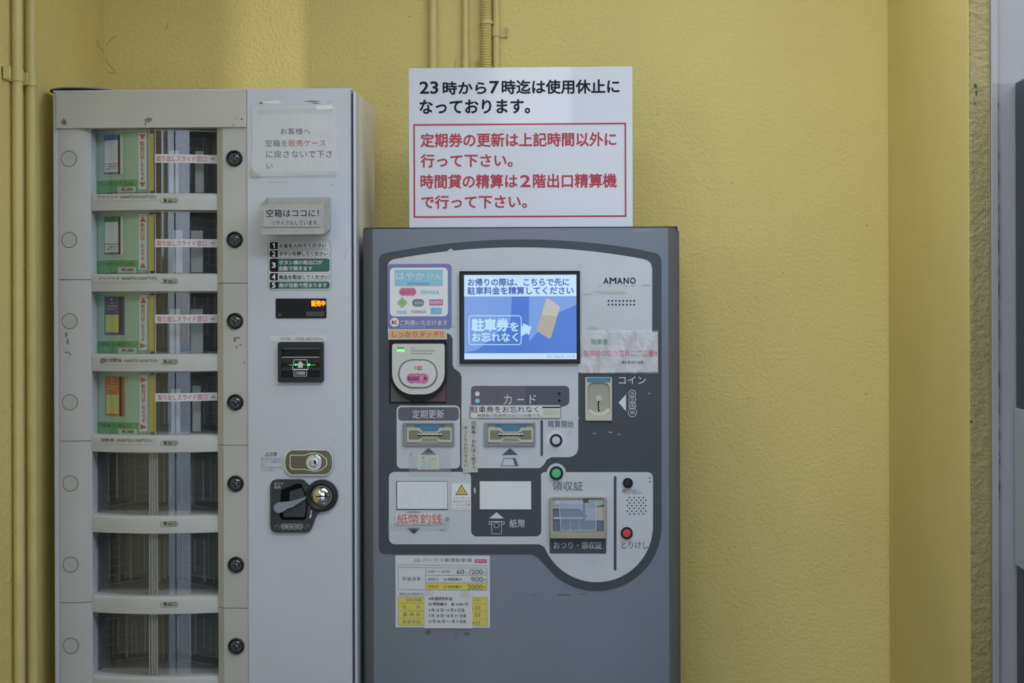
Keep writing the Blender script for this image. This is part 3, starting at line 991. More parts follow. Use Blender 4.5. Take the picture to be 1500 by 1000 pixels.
c.poly(arc(408.6, 743.5, 7.6, 70, 262, 14) + [(413, 735.6), (424, 734.6), (434, 732), (447.8, 727.6), (447.2, 730), (436, 737.5), (429, 742.5), (421, 744.5), (416.5, 748)], YD - .019, .011, 'lever_grey')
link('return_lever', c, cu, bevel=.002, label='grey coin return lever')
c = MB().lathe(471.2, 726, [(23, .007), (22, .010), (19, .011), (16.5, .009), (14.5, .007)], YD, 'soft_black')
c.ring(471.2, 726, 14.6, 13.6, YD - .0085, .0015, 'olive_plastic')
link('coin_collar', c, cu)
c = MB().lathe(471.2, 726, [(13.6, .0075), (12.8, .010), (10.5, .0125), (7, .0145), (3.5, .0155), (0.3, .0158)], YD, 'chrome', 32)
c.poly([(462, 726.6), (466, 726), (471.2, 725.2), (476, 726), (480.2, 726.4), (480, 727.6), (475, 727.4), (462.4, 728)], YD - .0165, .0012, 'black')
link('coin_slot_dome', c, cu, label='domed chrome coin slot')

# ------------------------------------------------------------------ things on and in the vending machine
# display cards behind the left half of the upper four windows
cards = [('blue and white', 'プリペイドカード（5,500）', '¥5,000'), ('green and white', 'プリペイドカード（3,300）', '¥3,000'),
         ('purple and yellow', '回数券（11枚入り）', '¥1,500'), ('orange and yellow', '回数券（11枚入り）', '¥1,000')]
card_y = lambda x: pane_y(x) + .0075
for i, (nm, tx, price) in enumerate(cards):
    a, b = wins[i]
    dx = .55 * i
    L, Rr = 138.5 + dx, 218
    root = thing('display_card', (at(178, b, YW + .02).x, YW + .02, vz(b)), f'green display card in a window, showing a {nm} sample ticket', 'display card', 'green display cards in the upper windows')
    c = MB()
    c.sheet(L, a - 1, 201.5 + dx, b + 1, YW + .02, off(card_y, 0), .001, 'mint')
    c.sheet(201.5 + dx, a - 1, Rr, b + 1, YW + .02, off(card_y, 0), .001, 'mint_dark', 4)
    c.sheet(L, b - 17.5, 201.5 + dx, b + 1, YW + .02, off(card_y, -.0003), .0002, 'card_green')
    c.text(tx, 144 + dx, b - 15.5, (196 if i < 2 else 191) + dx, b - 9, YW + .02, 'ink', warp=off(card_y, -.0007))
    c.sheet(172 + dx, b - 7.5, 199 + dx, b + 1, YW + .02, off(card_y, -.0006), .0002, 'price_cream', 4)
    c.text(price, 177.5 + dx, b - 6, 194.5 + dx, b - .8, YW + .02, 'ink', bold=.02, warp=off(card_y, -.001))
    link('backing_card', c, root)
    c = MB()
    c.sheet(202.5 + dx, a + 5, 214.8 + dx, b - 4, YW + .02, off(card_y, -.0006), .0003, 'paper_white', 4)
    w2 = off(card_y, -.0012)
    aw = lambda x, y: wat(x, y, YW + .02, w2)
    up = i in (1, 2)
    for (ya, yb) in ((a + 8, a + 17), (b - 14.5, b - 6)):
        flip = up if ya < a + 40 else (i == 1)
        if flip:
            P = [aw(204 + dx, yb), aw(213.3 + dx, yb), aw(208.6 + dx, ya)]
        elif i == 0 or (ya > a + 40 and i == 1):
            P = [aw(204 + dx, ya), aw(208.6 + dx, yb), aw(213.3 + dx, ya)]
        else:
            P = [aw(204 + dx, ya), aw(204 + dx, yb), aw(213.8 + dx, (ya + yb) / 2)]
        c.add([(p.x, w2(p.x), p.z) for p in P], [(0, 1, 2)], 'arrow_red')
    c.text('取出口はこちらです', 205.2 + dx, a + 19, 211.2 + dx, b - 16.5, YW + .02, 'arrow_red', bold=.03, warp=w2, vert=True)
    link('arrow_strip', c, root, label='white strip with red arrows and lettering')
    c = MB()
    cy0 = lambda k: off(card_y, -.001 - .0004 * k)
    x0, x1, y0, y1 = (152 + dx, 180 + dx, a + 9, b - 26) if i < 2 else (152 + dx, 181 + dx, a + 7, b - 26)
    if i < 2:
        m = 'card_blue' if i == 0 else 'sample_green'
        c.sheet(x0, y0, x0 + 20.5, y1, YW + .02, cy0(0), .0006, m, 4)
        c.sheet(x0 + .8, y0 + 8, x0 + 20.5, y1 - 3, YW + .02, cy0(1), .0002, 'paper_white', 4)
        c.sheet(x0 + .8, y1 - 15.5, x0 + 20.5, y1 - 14.6, YW + .02, cy0(2), .0002, m, 4)
        for k in range(6):
            c.sheet(x0 + 9.5, y0 + 11.5 + 4.4 * k, x0 + 11.8, y0 + 12.1 + 4.4 * k, YW + .02, cy0(2), .0001, 'faded_ink', 2)
        c.text('カード裏面の説明を', x0 + 1.8, y1 - 12.6, x0 + 19.4, y1 - 10, YW + .02, 'ink', warp=cy0(2))
        c.text('ご確認ください', x0 + 1.8, y1 - 9, x0 + 19.4, y1 - 6.4, YW + .02, 'ink', warp=cy0(2))
        c.sheet(x0 + 20.5, y0, x0 + 24, y1, YW + .02, cy0(0), .0006, 'soft_black', 2)
        c.sheet(x0 + 24, y0, x0 + 28, y1, YW + .02, cy0(0), .0006, 'paper_white', 2)
    else:
        m = 'sample_purple' if i == 2 else 'sample_orange'
        c.sheet(x0, y0, x1, y1, YW + .02, cy0(0), .0006, m, 4)
        c.sheet(x0 + 21, y0 + .5, x0 + 25, y1 - .5, YW + .02, cy0(1), .0002, 'soft_black', 2)
        c.sheet(x0 + (1.5 if i == 2 else 2), y0 + 27, x0 + 20.5, y1 - 4, YW + .02, cy0(1), .0002, 'sample_yellow', 4)
        for k, (q0, q1) in enumerate([(8, 13), (4, 18), (3, 14)]):
            c.sheet(x0 + q0, y0 + 9.5 + 4.2 * k, x0 + q1, y0 + 10.5 + 4.2 * k, YW + .02, cy0(1), .0001, 'sample_yellow', 2)
        c.sheet(x0 + 9, y0 + 3, x0 + 11.5, y0 + 6, YW + .02, cy0(1), .0001, 'paper', 2)
    link('sample_ticket', c, root)

# white paper slips standing in the slide windows
slips = [[(247.7, 220.5, 261, 281), (286, 221.5, 298.5, 281)], [(254, 337, 267, 398), (280, 337.5, 297, 398)],
         [(248.7, 452.5, 263, 516.5), (279.6, 452.5, 297.2, 516.5)], [(250.8, 569.5, 263.6, 634), (281.8, 565, 294, 631)]]
wn = ['top window', 'second window from the top', 'third window from the top', 'fourth window from the top']
for i, two in enumerate(slips):
    for k, (x0, y0, x1, y1) in enumerate(two):
        o = link('paper_slip', MB().rect(x0, y0, x1, y1 + 1, YW + .062, .004, 'slip_grey'))
        tag(o, f'white slip in the {wn[i]}, ' + ('nearer its yellow strip' if k == 0 else 'nearer its push button'), 'paper slip', 'paper slips behind the slide windows')

# tape strips with red lettering across the slide windows
for i, (y0, y1) in enumerate([(226, 238.5), (350, 362), (460.5, 473), (575.5, 587.5)]):
    w = off(pane_y, -.0012)
    c = MB().sheet(226.5, y0, 318.2, y1, YW + .02, w, .0006, 'paper', 16)
    c.text('取り出しスライド窓口', 229.5 + .5 * i, y0 + 2, 302 + .4 * i, y1 - 2, YW + .02, 'arrow_red', bold=.008, warp=off(pane_y, -.0018))
    c.text('⇒', 308.5, y0 + 4, 315.5, y1 - 3.5, YW + .02, 'arrow_red', warp=off(pane_y, -.0018))
    tag(link('label_tape', c), f'white tape with red lettering across the slide window, beside the {cards[i][0]} sample ticket', 'tape label', 'lettered tapes across the slide windows')

# price labels stuck on the rails
for i, (t, x0, x1, cx1) in enumerate([('プリペイド 5000円(5500円分)', 142, 228, 234), ('プリペイド 3000円(3300円分)', 144, 230, 236), ('回数券 1500円(1650円分)', 160, 231, 236), ('回数券 1000円(1100円分)', 148, 223, 229.5)]):
    ym = rails[i][0] + (8.2, 9.5, 12, 9.8)[i]
    w = off(rail_y, -.0007)
    c = MB().sheet(x0 - 5, ym - 4.6, cx1, ym + 4.8, YW, w, .0005, 'paper_old', 14)
    c.text(t, x0, ym - 3, x1, ym + 3, YW, 'ink', warp=off(rail_y, -.0012))
    if i == 2:
        for (cx, cy, ww, hh, s) in [(152, ym - 1, 9, 3.6, 51), (166, ym - 3, 9, 1.6, 52), (148, ym + 2, 4, 2, 53)]:
            rr = random.Random(s)
            P = [at(cx + ww * (.55 + .45 * rr.random()) * math.cos(2 * math.pi * k / 11), cy + hh * (.5 + .5 * rr.random()) * math.sin(2 * math.pi * k / 11), YW) for k in range(11)]
            c.prism([Vector((p.x, rail_y(p.x) - .0016, p.z)) for p in P], 0, 'grime')
    tag(link('price_label', c), f'paper strip on the rail reading {t}' + (', smudged at its left end' if i == 2 else ''), 'label', 'price labels on the rails')

# notices on the door
c = MB()
pts = [(369, 158), (380, 156.5), (474, 155.5), (493, 156.5), (493.5, 205), (493, 256.5), (430, 257.6), (372, 258.5), (367.5, 254), (369.5, 215)]
c.poly(pts, YD - .0014, .0012, 'paper_crinkled')
c.poly([(368, 243), (372, 250), (383, 258), (371, 260), (366.5, 254)], YD - .0032, .0016, 'tape_old')
c.poly([(462, 155), (487, 153.5), (487, 160), (464, 161)], YD - .0022, .0006, 'paper_white')
c.text('お客様へ', 411, 187.4, 454.5, 196.8, YD - .0019, 'grey_ink')
c.text('空箱を', 388.8, 204.6, 421, 214.6, YD - .0019, 'grey_ink')
c.text('販売ケース', 422.5, 204.6, 477, 214.2, YD - .0019, 'arrow_red')
c.text('に戻さないで下さ', 390, 220, 486.5, 231, YD - .0019, 'grey_ink')
c.text('い', 390, 240, 399.5, 246.8, YD - .0019, 'grey_ink')
c.poly([(377, 160, 2), (487, 157.5, 2), (487, 165.5, 2), (377, 168, 2)], YD - .0018, .0003, 'clear_tape')
c.poly([(368, 252), (493, 251), (493, 259.5), (368, 260.5)], YD - .0018, .0003, 'clear_tape')
tag(link('paper_notice', c), 'creased white paper notice to customers taped at the top of the white machine door', 'notice')

root = thing('box_holder', (at(430, 344, YD).x, YD - .035, at(430, 344, YD - .07).z), 'open-topped dusty plastic holder for empty boxes on the white door', 'plastic holder')
B = [at(391, 289.5, YD - .004), at(483.5, 288.5, YD - .004), at(484.5, 334.5, YD - .004), at(393, 335.5, YD - .004)]
Fp = [at(380.4, 300, YD - .068), at(473.8, 298.5, YD - .068), at(474, 343, YD - .068), at(383, 344, YD - .068)]
def quad_wall(P, t, m):
    n = (P[1] - P[0]).cross(P[3] - P[0]).normalized() * t
    return MB().add(P + [p + n for p in P], [(0, 1, 2, 3), (7, 6, 5, 4), (0, 4, 5, 1), (1, 5, 6, 2), (2, 6, 7, 3), (3, 7, 4, 0)], m)
link('back_wall', quad_wall(B, .002, 'holder_plastic'), root)
link('front_wall', quad_wall(Fp, .002, 'holder_plastic'), root)
link('side_wall', quad_wall([Fp[1], B[1], B[2], Fp[2]], .002, 'holder_plastic'), root)
link('side_wall', quad_wall([B[0], Fp[0], Fp[3], B[3]], .002, 'holder_plastic'), root)
link('bottom_wall', quad_wall([Fp[3], Fp[2], B[2], B[3]], .002, 'holder_plastic'), root)
c = MB()
yF = YD - .0712
c.rect(386, 304, 470, 332, yF, .0004, 'insert_grey', 0)
c.text('空箱はココに！', 390, 306.4, 467, 317.6, yF - .0005, 'ink', bold=.006)
c.text('リサイクルしています。', 398.5, 322.8, 467, 329.5, yF - .0005, 'ink')
c.line([(388, 319), (468, 318.6)], .5, yF - .0005, 'tape_old')
link('paper_insert', c, root)
c = MB().rect(394.5, 491.5, 478, 500.4, YD - .0010, .0009, 'paper_old' if False else 'paper')
c.text('5千円札、1万円札は使えません。', 411, 493.8, 474.6, 498.6, YD - .0014, 'grey_ink')
tag(link('label_strip', c), 'thin paper strip above the black bill slot about unusable bank notes', 'label')

# dark plate lying on the machine
x0, x1 = at(74, 128, YW + .06).x, at(170, 128, YW + .06).x
zp = ztop
c = MB()
n = 40
ringp = lambda s, z: [Vector(((x0 + x1) / 2 + s * (x1 - x0) / 2 * math.cos(2 * math.pi * k / n), YW + .065 + s * .068 * math.sin(2 * math.pi * k / n), z)) for k in range(n)]
L = [ringp(.93, zp + .0003), ringp(.97, zp + .0025), ringp(1.0, zp + .0045), ringp(1.0, zp + .0065), ringp(.985, zp + .0075), ringp(.9, zp + .0065)]
vs = sum(L, [])
fs = [(a * n + k, a * n + (k + 1) % n, a * n + n + (k + 1) % n, a * n + n + k) for a in range(5) for k in range(n)] + [tuple(range(n))[::-1], tuple(range(5 * n, 6 * n))]
c.add(vs, fs, 'soft_black')
for q in range(2 * n, 5 * n):
    c.m[q] = c.mi('dull_grey')  # pale upper rim over black: rim light and shadow beneath painted in
root = thing('metal_lid', ((x0 + x1) / 2, YW + .1, zp), 'flat dark metal lid lying on top of the white vending machine', 'lid')
link('plate', c, root)
xk = at(90, 126, YW + .05).x
link('knob', MB().tube([Vector((xk, YW + .06, zp + .006)), Vector((xk, YW + .06, zp + .0095)), Vector((xk, YW + .06, zp + .0115))], [.009, .0085, .005], 'steel_dull', 16), root)

# ------------------------------------------------------------------ parking payment machine
YP = -0.43
px0, px1 = at(532.5, 560, YP + .02).x, at(993.5, 560, YP + .02).x
zpt = at(765, 334.2, YP).z
PM = thing('payment_machine', ((px0 + px1) / 2, YP + .18, 0), 'grey parking payment machine with touch screen and card slots', 'payment machine')
link('cabinet', MB().box(px0 + .004, px1 + .005, YP + .045, YP + .36, 0.02, zpt - .004, 'machine_shade_dirt'), PM, bevel=.003)
link('top_lid', MB().box(px0 + .004, px1 - .001, YP + .012, YP + .365, zpt - .004, zpt + .0035, 'soft_black'), PM, bevel=.0015)
xf0, xf1 = at(548, 560, YP).x, at(977.5, 560, YP).x
prof = [(px0, YP + .043), (px0, YP + .020), (px0 + .006, YP + .012), (xf0 - .003, YP + .001), (xf0, YP), (xf1, YP), (xf1 + .003, YP + .001), (px1 - .006, YP + .012), (px1, YP + .020), (px1, YP + .043)]
vs = [(x, y, z) for z in (.03, zpt) for x, y in prof]
n = len(prof)
c = MB().add(vs, [(k, (k + 1) % n, n + (k + 1) % n, n + k) for k in range(n)] + [tuple(range(n))[::-1], tuple(range(n, 2 * n))], 'machine_grey')
c.m[1] = c.m[2] = c.m[6] = c.m[7] = c.m[0] = c.m[8] = c.mi('machine_shade_dirt')  # bevel faces darker: shade at the sides put into the colour
FDC = c
# dirt marks on the lower door
c = FDC
for (cx, cy, w, h, s) in [(627, 926, 6, 5, 81), (684, 928, 6, 4, 82), (668, 931, 1.4, 2.6, 83)]:
    flake(c, cx, cy, w, h, YP - .0003, 'machine_shade_dirt', seed=s)
for (cx, cy, w, h, s) in [(826, 871, 14, 2.2, 85), (855, 869.5, 9, 1.2, 86), (782, 871, 4, 1, 87), (760, 872, 3, .8, 88), (890, 868, 4, .8, 89)]:
    flake(c, cx, cy, w, h, YP - .0003, 'machine_shade_dirt', seed=s)
flake(c, 944, 337.6, 24, 2.2, YP - .0003, 'bezel_grey', seed=84)
fd = link('front_door', c, PM)

Y1 = YP - .0015
Y2 = YP - .0028
Y3 = YP - .0034
# charcoal field with the white fields on it
top_arc = [(576 + (949 - 576) * k / 20, 350.5 + 17.5 * ((k - 10.2) / 10) ** 2) for k in range(21)]
outer = [(555, 390), (555, 372.5, 18), (572, 368.9)] + top_arc[1:-1] + [(952, 368.6), (968.8, 372.5, 18), (969, 392)] + arc(874, 770, 95, 0, 128, 26) + [(809, 839), (799, 828), (788, 816), (778, 811.4), (575, 811), (555, 811, 16)]
c = MB().poly(outer, Y1, .0016, 'charcoal')
cf, c = c, MB()
ta = [(576 + (941 - 576) * k / 20, 362.2 + 17.5 * ((k - 10.1) / 10.1) ** 2) for k in range(21)]
up = [(568, 388), (569.5, 384.5), (572, 382)] + ta + [(949, 381.5), (953.5, 386), (955.3, 393), (955.3, 545), (847, 545)]
up += [(847, 657), (845, 663), (841, 667), (835, 669.4), (808, 669.4), (801, 673), (797, 680), (791, 685.4)]
up += [(676, 685.4), (676, 552), (674, 546), (669, 542), (665, 539), (663, 534), (663, 496), (661, 491), (656, 488), (568, 488)]
c.poly(up, Y2, .0012, 'panel_white')
c.rect(581, 593.6, 673.8, 686, Y2, .0012, 'panel_white', 7)
low = [(569.6, 691, 8), (690, 691, 8), (690, 785.6, 8), (793, 785.6, 8), (792.6, 691.4, 8)]
low += [(801.5, 691.4)] + arc(815, 692.5, 14, 185, 355, 18) + [(828.6, 691.4), (956.5, 691.4, 8)] + arc(874, 770, 82.5, 0, 158, 30) + [(796, 800), (790, 797), (569.6, 797, 9)]
c.poly(low, Y2, .0012, 'panel_white')

# printing on the fields
# AMANO wordmark with slab feet
def wordmark(mb, s, x0, y0, x1, y1, Y, m):
    for ch_, (a, b) in zip(s, [(884.2, 891.2), (893.4, 902.6), (904.4, 911.4), (913.6, 920.8), (923, 931)]):
        mb.text(ch_, a, y0, b, y1, Y, m, bold=.022)
    h = .8
    for (a, b) in [(883.4, 886), (889.4, 892), (892.6, 895.2), (900.8, 903.4), (903.7, 906.2), (909.6, 912.3), (912.8, 915.4)]:
        mb.rect(a, y1 - h, b, y1, Y, 0, m)
    for (a, b) in [(892.6, 895), (901, 903.4), (912.8, 915), (919.4, 922)]:
        mb.rect(a, y0, b, y0 + h, Y, 0, m)
wordmark(c, 'AMANO', 884, 406.6, 931.3, 415.2, Y3, 'ink')
for k in range(8):
    for y in (440.5, 446):
        c.disc(891.5 + 5.36 * k, y, 1.35, Y3, 0, 'black', 12)
rows = [728.5, 732.5, 736.4, 740.4, 744.4, 748.4, 752.4]
for q, y in enumerate(rows):
    for x in ((922.4, 929, 935.8, 942.4) if q % 2 == 0 else (919, 925.6, 932.3, 939, 945.8)):
        c.disc(x, y, 1.1, Y3, 0, 'black', 10)
for y in (700, 705.2):
    c.disc(952.2, y, 1.1, Y3, 0, 'black', 10)
flake(c, 895, 427.6, 28, 3.6, Y3, 'tape_old', seed=61)
flake(c, 868, 480, 9, 3.4, Y3, 'tape_old', seed=62)
for (cx, cy, w, h, s) in [(849, 390, 5, 3.5, 63), (663.5, 394, 4, 2.6, 64), (660, 367, 5, 3, 65), (834, 632, 5, 4, 66), (846, 612, 3, 3, 67)]:
    flake(c, cx, cy, w, h, Y3, 'panel_white' if False else 'paper_old', seed=s)
for seg in [[(877, 418.6), (881, 418.8)], [(892, 418.6), (895, 418.7)], [(914, 418.4), (919, 418.6)], [(924, 418.3), (931, 418.5)], [(940, 418), (953, 417.6)], [(854, 431.4), (866, 430.6)], [(667, 466.5), (672, 466.5)], [(662, 479), (667, 478.4)]]:
    c.line(seg, .6, Y3, 'grime')
# header bars
c.poly([(690, 565, 5), (834, 565, 6), (834, 592, 6), (822, 596, 3), (690, 596)], Y3, .0004, 'header_navy')
c.poly([(690, 565, 5), (770, 565), (770, 596), (690, 596)], Y3 - .0003, .0002, 'header_purple')
for y in (576.6, 586.8):
    c.disc(699.3, y, 3.5, Y3 - .0006, .0002, 'sticker_sky' if y > 580 else 'print_white', 18)
    c.disc(819.4, y - .2, 2.1, Y3 - .0006, .0002, 'black', 14)
c.text('カ', 738, 578, 749.5, 591.6, Y3 - .0008, 'print_white')
c.rect(757.6, 584.2, 767.6, 585.8, Y3 - .0008, 0, 'print_white')
c.text('ド', 776, 578, 785.2, 591.6, Y3 - .0008, 'print_white')
c.rect(583.2, 596.2, 672, 615.8, Y3, .0004, 'header_purple', 5)
c.text('定期更新', 604, 600, 650.5, 612.6, Y3 - .0006, 'print_white')
# arrows and lettering
c.poly([(627.6, 655.8), (639.8, 665.8), (615.8, 665.8)], Y3, 0, 'header_purple')
c.poly([(747, 656), (759, 666.2), (735, 666.2)], Y3, 0, 'header_navy')
c.loop([(738.5, 671), (755, 671), (759.6, 682), (734, 682)], .8, Y3, 'charcoal')
c.poly([(751.4, 671), (754, 671), (757.8, 682), (754.6, 682)], Y3, 0, 'charcoal')
c.poly(rbox(791.6, 615, 795.4, 668, 1.9), Y3, .0004, 'charcoal')
c.text('精算開始', 802.5, 615.8, 840.2, 626.2, Y3, 'charcoal')
c.poly([(596.4, 773), (616, 773), (606.2, 782)], Y3, 0, 'charcoal')
c.text('領収証', 809, 705, 854, 718.3, Y3, 'charcoal')
c.poly(rbox(899, 697, 903, 835.5, 2), Y3, .0004, 'charcoal')
c.text('呼び出し', 911.8, 716, 939.2, 723, Y3, 'charcoal')
c.text('とりけし', 910.4, 792.8, 949.4, 803.2, Y3, 'charcoal')
pw = link('white_fields', c, fd)
c = cf
Yc = Y1 - .0006
c.text('コイン', 906.5, 551, 946, 562.3, Yc, 'print_white')
c.poly([(906, 589.6), (917, 577.4), (917, 602)], Yc, 0, 'print_white')
for y, r, t in [(576.3, 5.5, '10'), (585.4, 5.5, '50'), (594, 5.5, '100'), (603.9, 6.6, '500')]:
    c.ring(926.3, y, r, r - .75, Yc, .0002, 'print_white', 24)
    w = 2.2 if len(t) < 3 else 3.3
    c.text(t, 926.3 - w, y - 2.4, 926.3 + w, y + 2.4, Yc - .0002, 'print_white')
c.poly([(727.4, 750), (738, 759), (716.8, 759)], Yc, 0, 'print_white')
c.line([(720, 767.5), (716.6, 767.5), (716.6, 763.6), (738.4, 763.6), (738.4, 767.5), (735, 767.5)], .8, Yc, 'print_white')
c.loop([(720.4, 764), (734.6, 764), (734.6, 781.6), (720.4, 781.6)], .7, Yc, 'print_white')
c.ring(727.4, 769, 4.2, 3.6, Yc, .0002, 'print_white', 24)
c.text('紙幣', 746.4, 760.4, 769.2, 772.6, Yc, 'print_white')
flake(c, 695.4, 718, 2.4, 6.2, Yc, 'tape_old', seed=71)
for (cx, cy, w, h, s) in [(871, 634.5, 3, 1.4, 72), (894, 633, 4, 1.4, 73), (907, 636, 3, .9, 74), (951, 576, 2.6, 1.2, 75)]:
    flake(c, cx, cy, w, h, Yc, 'faded_ink', seed=s)
ff = link('charcoal_field', c, fd)

# screen
c = MB()
c.frame((673.5, 397.2, 849, 531.8), (679.8, 402.4, 844.4, 526), YP - .010, .010, 'soft_black')
c.frame((673, 396.7, 849.6, 532.4), (675.2, 398.8, 847.4, 530.2), YP - .0115, .003, 'black')
sc = link('screen_bezel', c, PM, bevel=.001)
Ys = YP - .0055
c = MB()
c.rect(679, 401.5, 845.2, 527, Ys, .001, 'screen_blue')
c.poly([(679, 434.5), (750, 434.5), (748, 470), (700, 512), (679, 517)], Ys - .0002, 0, 'screen_blue_light')
c.poly([(775, 434.5), (845, 434.5), (845, 446), (812, 460), (775, 500)], Ys - .0002, 0, 'screen_blue_light')
c.rect(679, 401.5, 845.2, 434, Ys - .0004, .0001, 'screen_band')
c.rect(679, 517.2, 845.2, 527, Ys - .0004, .0001, 'screen_band')
c.text('お帰りの際は、こちらで先に', 685.5, 407.6, 833.5, 418.6, Ys - .0007, 'screen_text', bold=.034)
c.text('駐車料金を精算してください', 685, 420, 839.8, 431, Ys - .0007, 'screen_text', bold=.034)
c.loop(rbox(687, 462.4, 763.4, 504.6, 4), 1.2, Ys - .0007, 'screen_white')
c.text('駐車券', 691.3, 467, 745, 484.6, Ys - .0007, 'screen_white', bold=.045)
c.text('を', 746.8, 472, 759.2, 484.6, Ys - .0007, 'screen_white', bold=.03)
c.text('お忘れなく', 691.8, 487, 758.4, 500, Ys - .0007, 'screen_white', bold=.03)
c.poly([(763.4, 477), (766.5, 478.2), (765.5, 473.4), (778.6, 478.4), (774.6, 490.8), (771.6, 488), (763.4, 492.4)], Ys - .0007, 0, 'screen_white')
c.poly([(801, 435.5, 2), (820.4, 448.6, 3), (806.4, 497.6, 4), (785.6, 484, 3)], Ys - .0007, 0, 'screen_card')
c.poly([(801, 435.5, 2), (820.4, 448.6, 3), (816.5, 463, 0), (793, 461, 0)], Ys - .0009, 0, 'screen_card_top')
c.text('7月 7日(火) 11:15', 800, 519.6, 842, 524.6, Ys - .0007, 'screen_text')
link('display', c, sc, label='glowing blue display picture')

# card readers of the two slots
def card_slot(x):
    c = MB()
    c.frame((x, 619, x + 75, 653), (x + 5.6, 621.5, x + 72.6, 649.6), Y2 - .006, .007, 'bezel_grey', 1, .5)
    c.rect(x + 5, 621, x + 73, 650, Y2 - .0008, .0008, 'olive_plastic')
    s = link('card_slot', c, PM, bevel=.0008)
    c = MB()
    m = lambda q: x + q
    Yk = Y2 - .0045
    c.poly([(m(6), 626.4), (m(24), 626.4), (m(29.5), 631.2), (m(49), 631.2), (m(54.5), 626.4), (m(72.4), 626.4), (m(72.4), 647.6), (m(54), 647.6), (m(49.5), 643.6), (m(29.5), 643.6), (m(25), 647.6), (m(6), 647.6)], Yk, .004, 'olive_light')
    c.poly([(m(9), 630), (m(22), 630), (m(28), 634), (m(51), 634), (m(57), 630), (m(69.5), 630), (m(69.5), 643.6), (m(55), 643.6), (m(50.5), 640), (m(28.5), 640), (m(23.5), 643.6), (m(9), 643.6)], Yk - .0004, .0003, 'olive_dark')
    c.rect(m(28), 631.4, m(51), 643.4, Yk - .0007, .0003, 'olive_plastic')
    c.poly([(m(27), 643.8), (m(50), 643.8), (m(55), 649), (m(22.5), 649)], Yk + .001, .002, 'olive_plastic')
    link('slot_guide', c, s)
    c = MB()
    c.rect(m(17), 622, m(61.6), 627.2, Yk + .0022, .001, 'slot_blue')
    c.poly([(m(24), 622), (m(55), 622), (m(52), 630.6), (m(27), 630.6)], Yk - .0002, .002, 'slot_blue')
    link('slot_light', c, s, label='blue slot window')
    c = MB()
    c.rect(m(21.4), 636.6, m(57.6), 638.6, Yk - .0011, .0003, 'black')
    for k in range(9):
        c.rect(m(21.8 + 4 * k), 634.9 + .5 * (k % 2), m(25 + 4 * k), 636.5 + .4 * (k % 2), Yk - .0014, .0004, 'paper_white')
    link('slot_mouth', c, s)
card_slot(590)
card_slot(709)

# buttons
def button(px, py, halo, r1, r0, m, label, face):
    c = MB()
    if halo:
        c.disc(px, py, halo, Y3 - .0002, .0008, 'halo_white', 36)
    c.lathe(px, py, [(r1, 0), (r1, .004), (r1 - .7, .006), (r0 + .5, .006), (r0, .004)], Y3, 'black')
    b = link('push_button', c, PM)
    c = MB().lathe(px, py, [(r0, .003), (r0, .005), (r0 - .8, .006), (.3, .0063)], Y3, m)
    link('button_face', c, b, label=label)
button(814.6, 644.6, 14, 9.2, 6.2, 'panel_white', 'white button face', 0)
button(815, 692.6, 0, 10, 7, 'button_green', 'green button face', 0)
button(919.6, 707, 0, 7.4, 4.6, 'soft_black', 'dark button face', 0)
button(918, 780.3, 0, 8.8, 6.3, 'button_red', 'red button face', 0)

# shutters
c = MB().rect(580.4, 704.4, 655.8, 746.6, Y2 - .0006, .0006, 'soft_black').rect(581.6, 705.2, 655.2, 745.2, Y2 - .0014, .001, 'brushed_steel')
link('change_shutter', c, PM, label='brushed steel shutter')
c = MB().rect(702.4, 704.2, 778.4, 746.4, Y1 - .0004, .0004, 'soft_black').rect(702.8, 704.8, 778, 745.8, Y1 - .0018, .0016, 'brushed_steel')
link('bill_shutter', c, PM, label='brushed steel shutter')

# coin chute
c = MB()
c.rect(856.6, 551.6, 897.2, 616.6, Y1 - .0006, .0006, 'soft_black')
c.frame((857.2, 552.2, 896.6, 616), (861, 560.4, 893.4, 607), Y1 - .006, .006, 'olive_light', 1.5, 9)
ch = link('coin_chute', c, PM, bevel=.001)
c = MB()
c.rect(859.5, 558, 895, 610, Y1 - .0016, .0008, 'olive_plastic', 3)
c.poly([(863, 598), (870, 603), (877, 604.4), (884, 603), (892, 597), (893.4, 602), (886, 607), (877, 608.6), (868, 607), (861.4, 602)], Y1 - .0064, .005, 'price_cream')
c.disc(877.5, 583.5, 4.6, Y1 - .0026, .001, 'olive_light', 20)
link('coin_bowl', c, ch)
link('coin_mouth', MB().rect(876, 587, 879, 602, Y1 - .0030, .0012, 'black', 1).rect(878, 589, 879, 600, Y1 - .0034, .0006, 'steel_dull'), ch)
link('chute_light', MB().rect(860, 552.8, 894.4, 559.6, Y1 - .0068, .001, 'slot_blue').rect(862.4, 553.4, 892, 557.2, Y1 - .0070, .0004, 'slot_blue'), ch, label='blue chute window')

# receipt and change tray
c = MB()
c.rect(805, 728.6, 888, 810.4, Y3 - .0004, .0006, 'charcoal', 2)
c.text('おつり・領収証', 811.2, 793, 881.6, 803.6, Y3 - .0008, 'print_white')
c.frame((805.6, 728.6, 887.6, 788.4), (810, 729.4, 884.6, 778.4), Y3 - .013, .013, 'olive_plastic', 1, 1)
c.rect(807, 779.4, 886, 788, Y3 - .020, .018, 'olive_plastic', 1.2)
tr = link('receipt_tray', c, PM, bevel=.0012)
c = MB()
c.rect(810, 729, 885, 779, Y3 - .0014, .0008, 'olive_dark')
c.poly([(810, 729.4), (854, 729.4), (854, 748.6), (849, 745), (810, 744.6)], Y3 - .007, .004, 'tray_lilac')
c.rect(810, 745, 853, 757.4, Y3 - .003, .0012, 'tray_blue')
c.rect(811, 757.4, 854, 760, Y3 - .008, .004, 'tray_lilac')
c.rect(810, 760.4, 885, 778.6, Y3 - .004, .002, 'tray_blue')
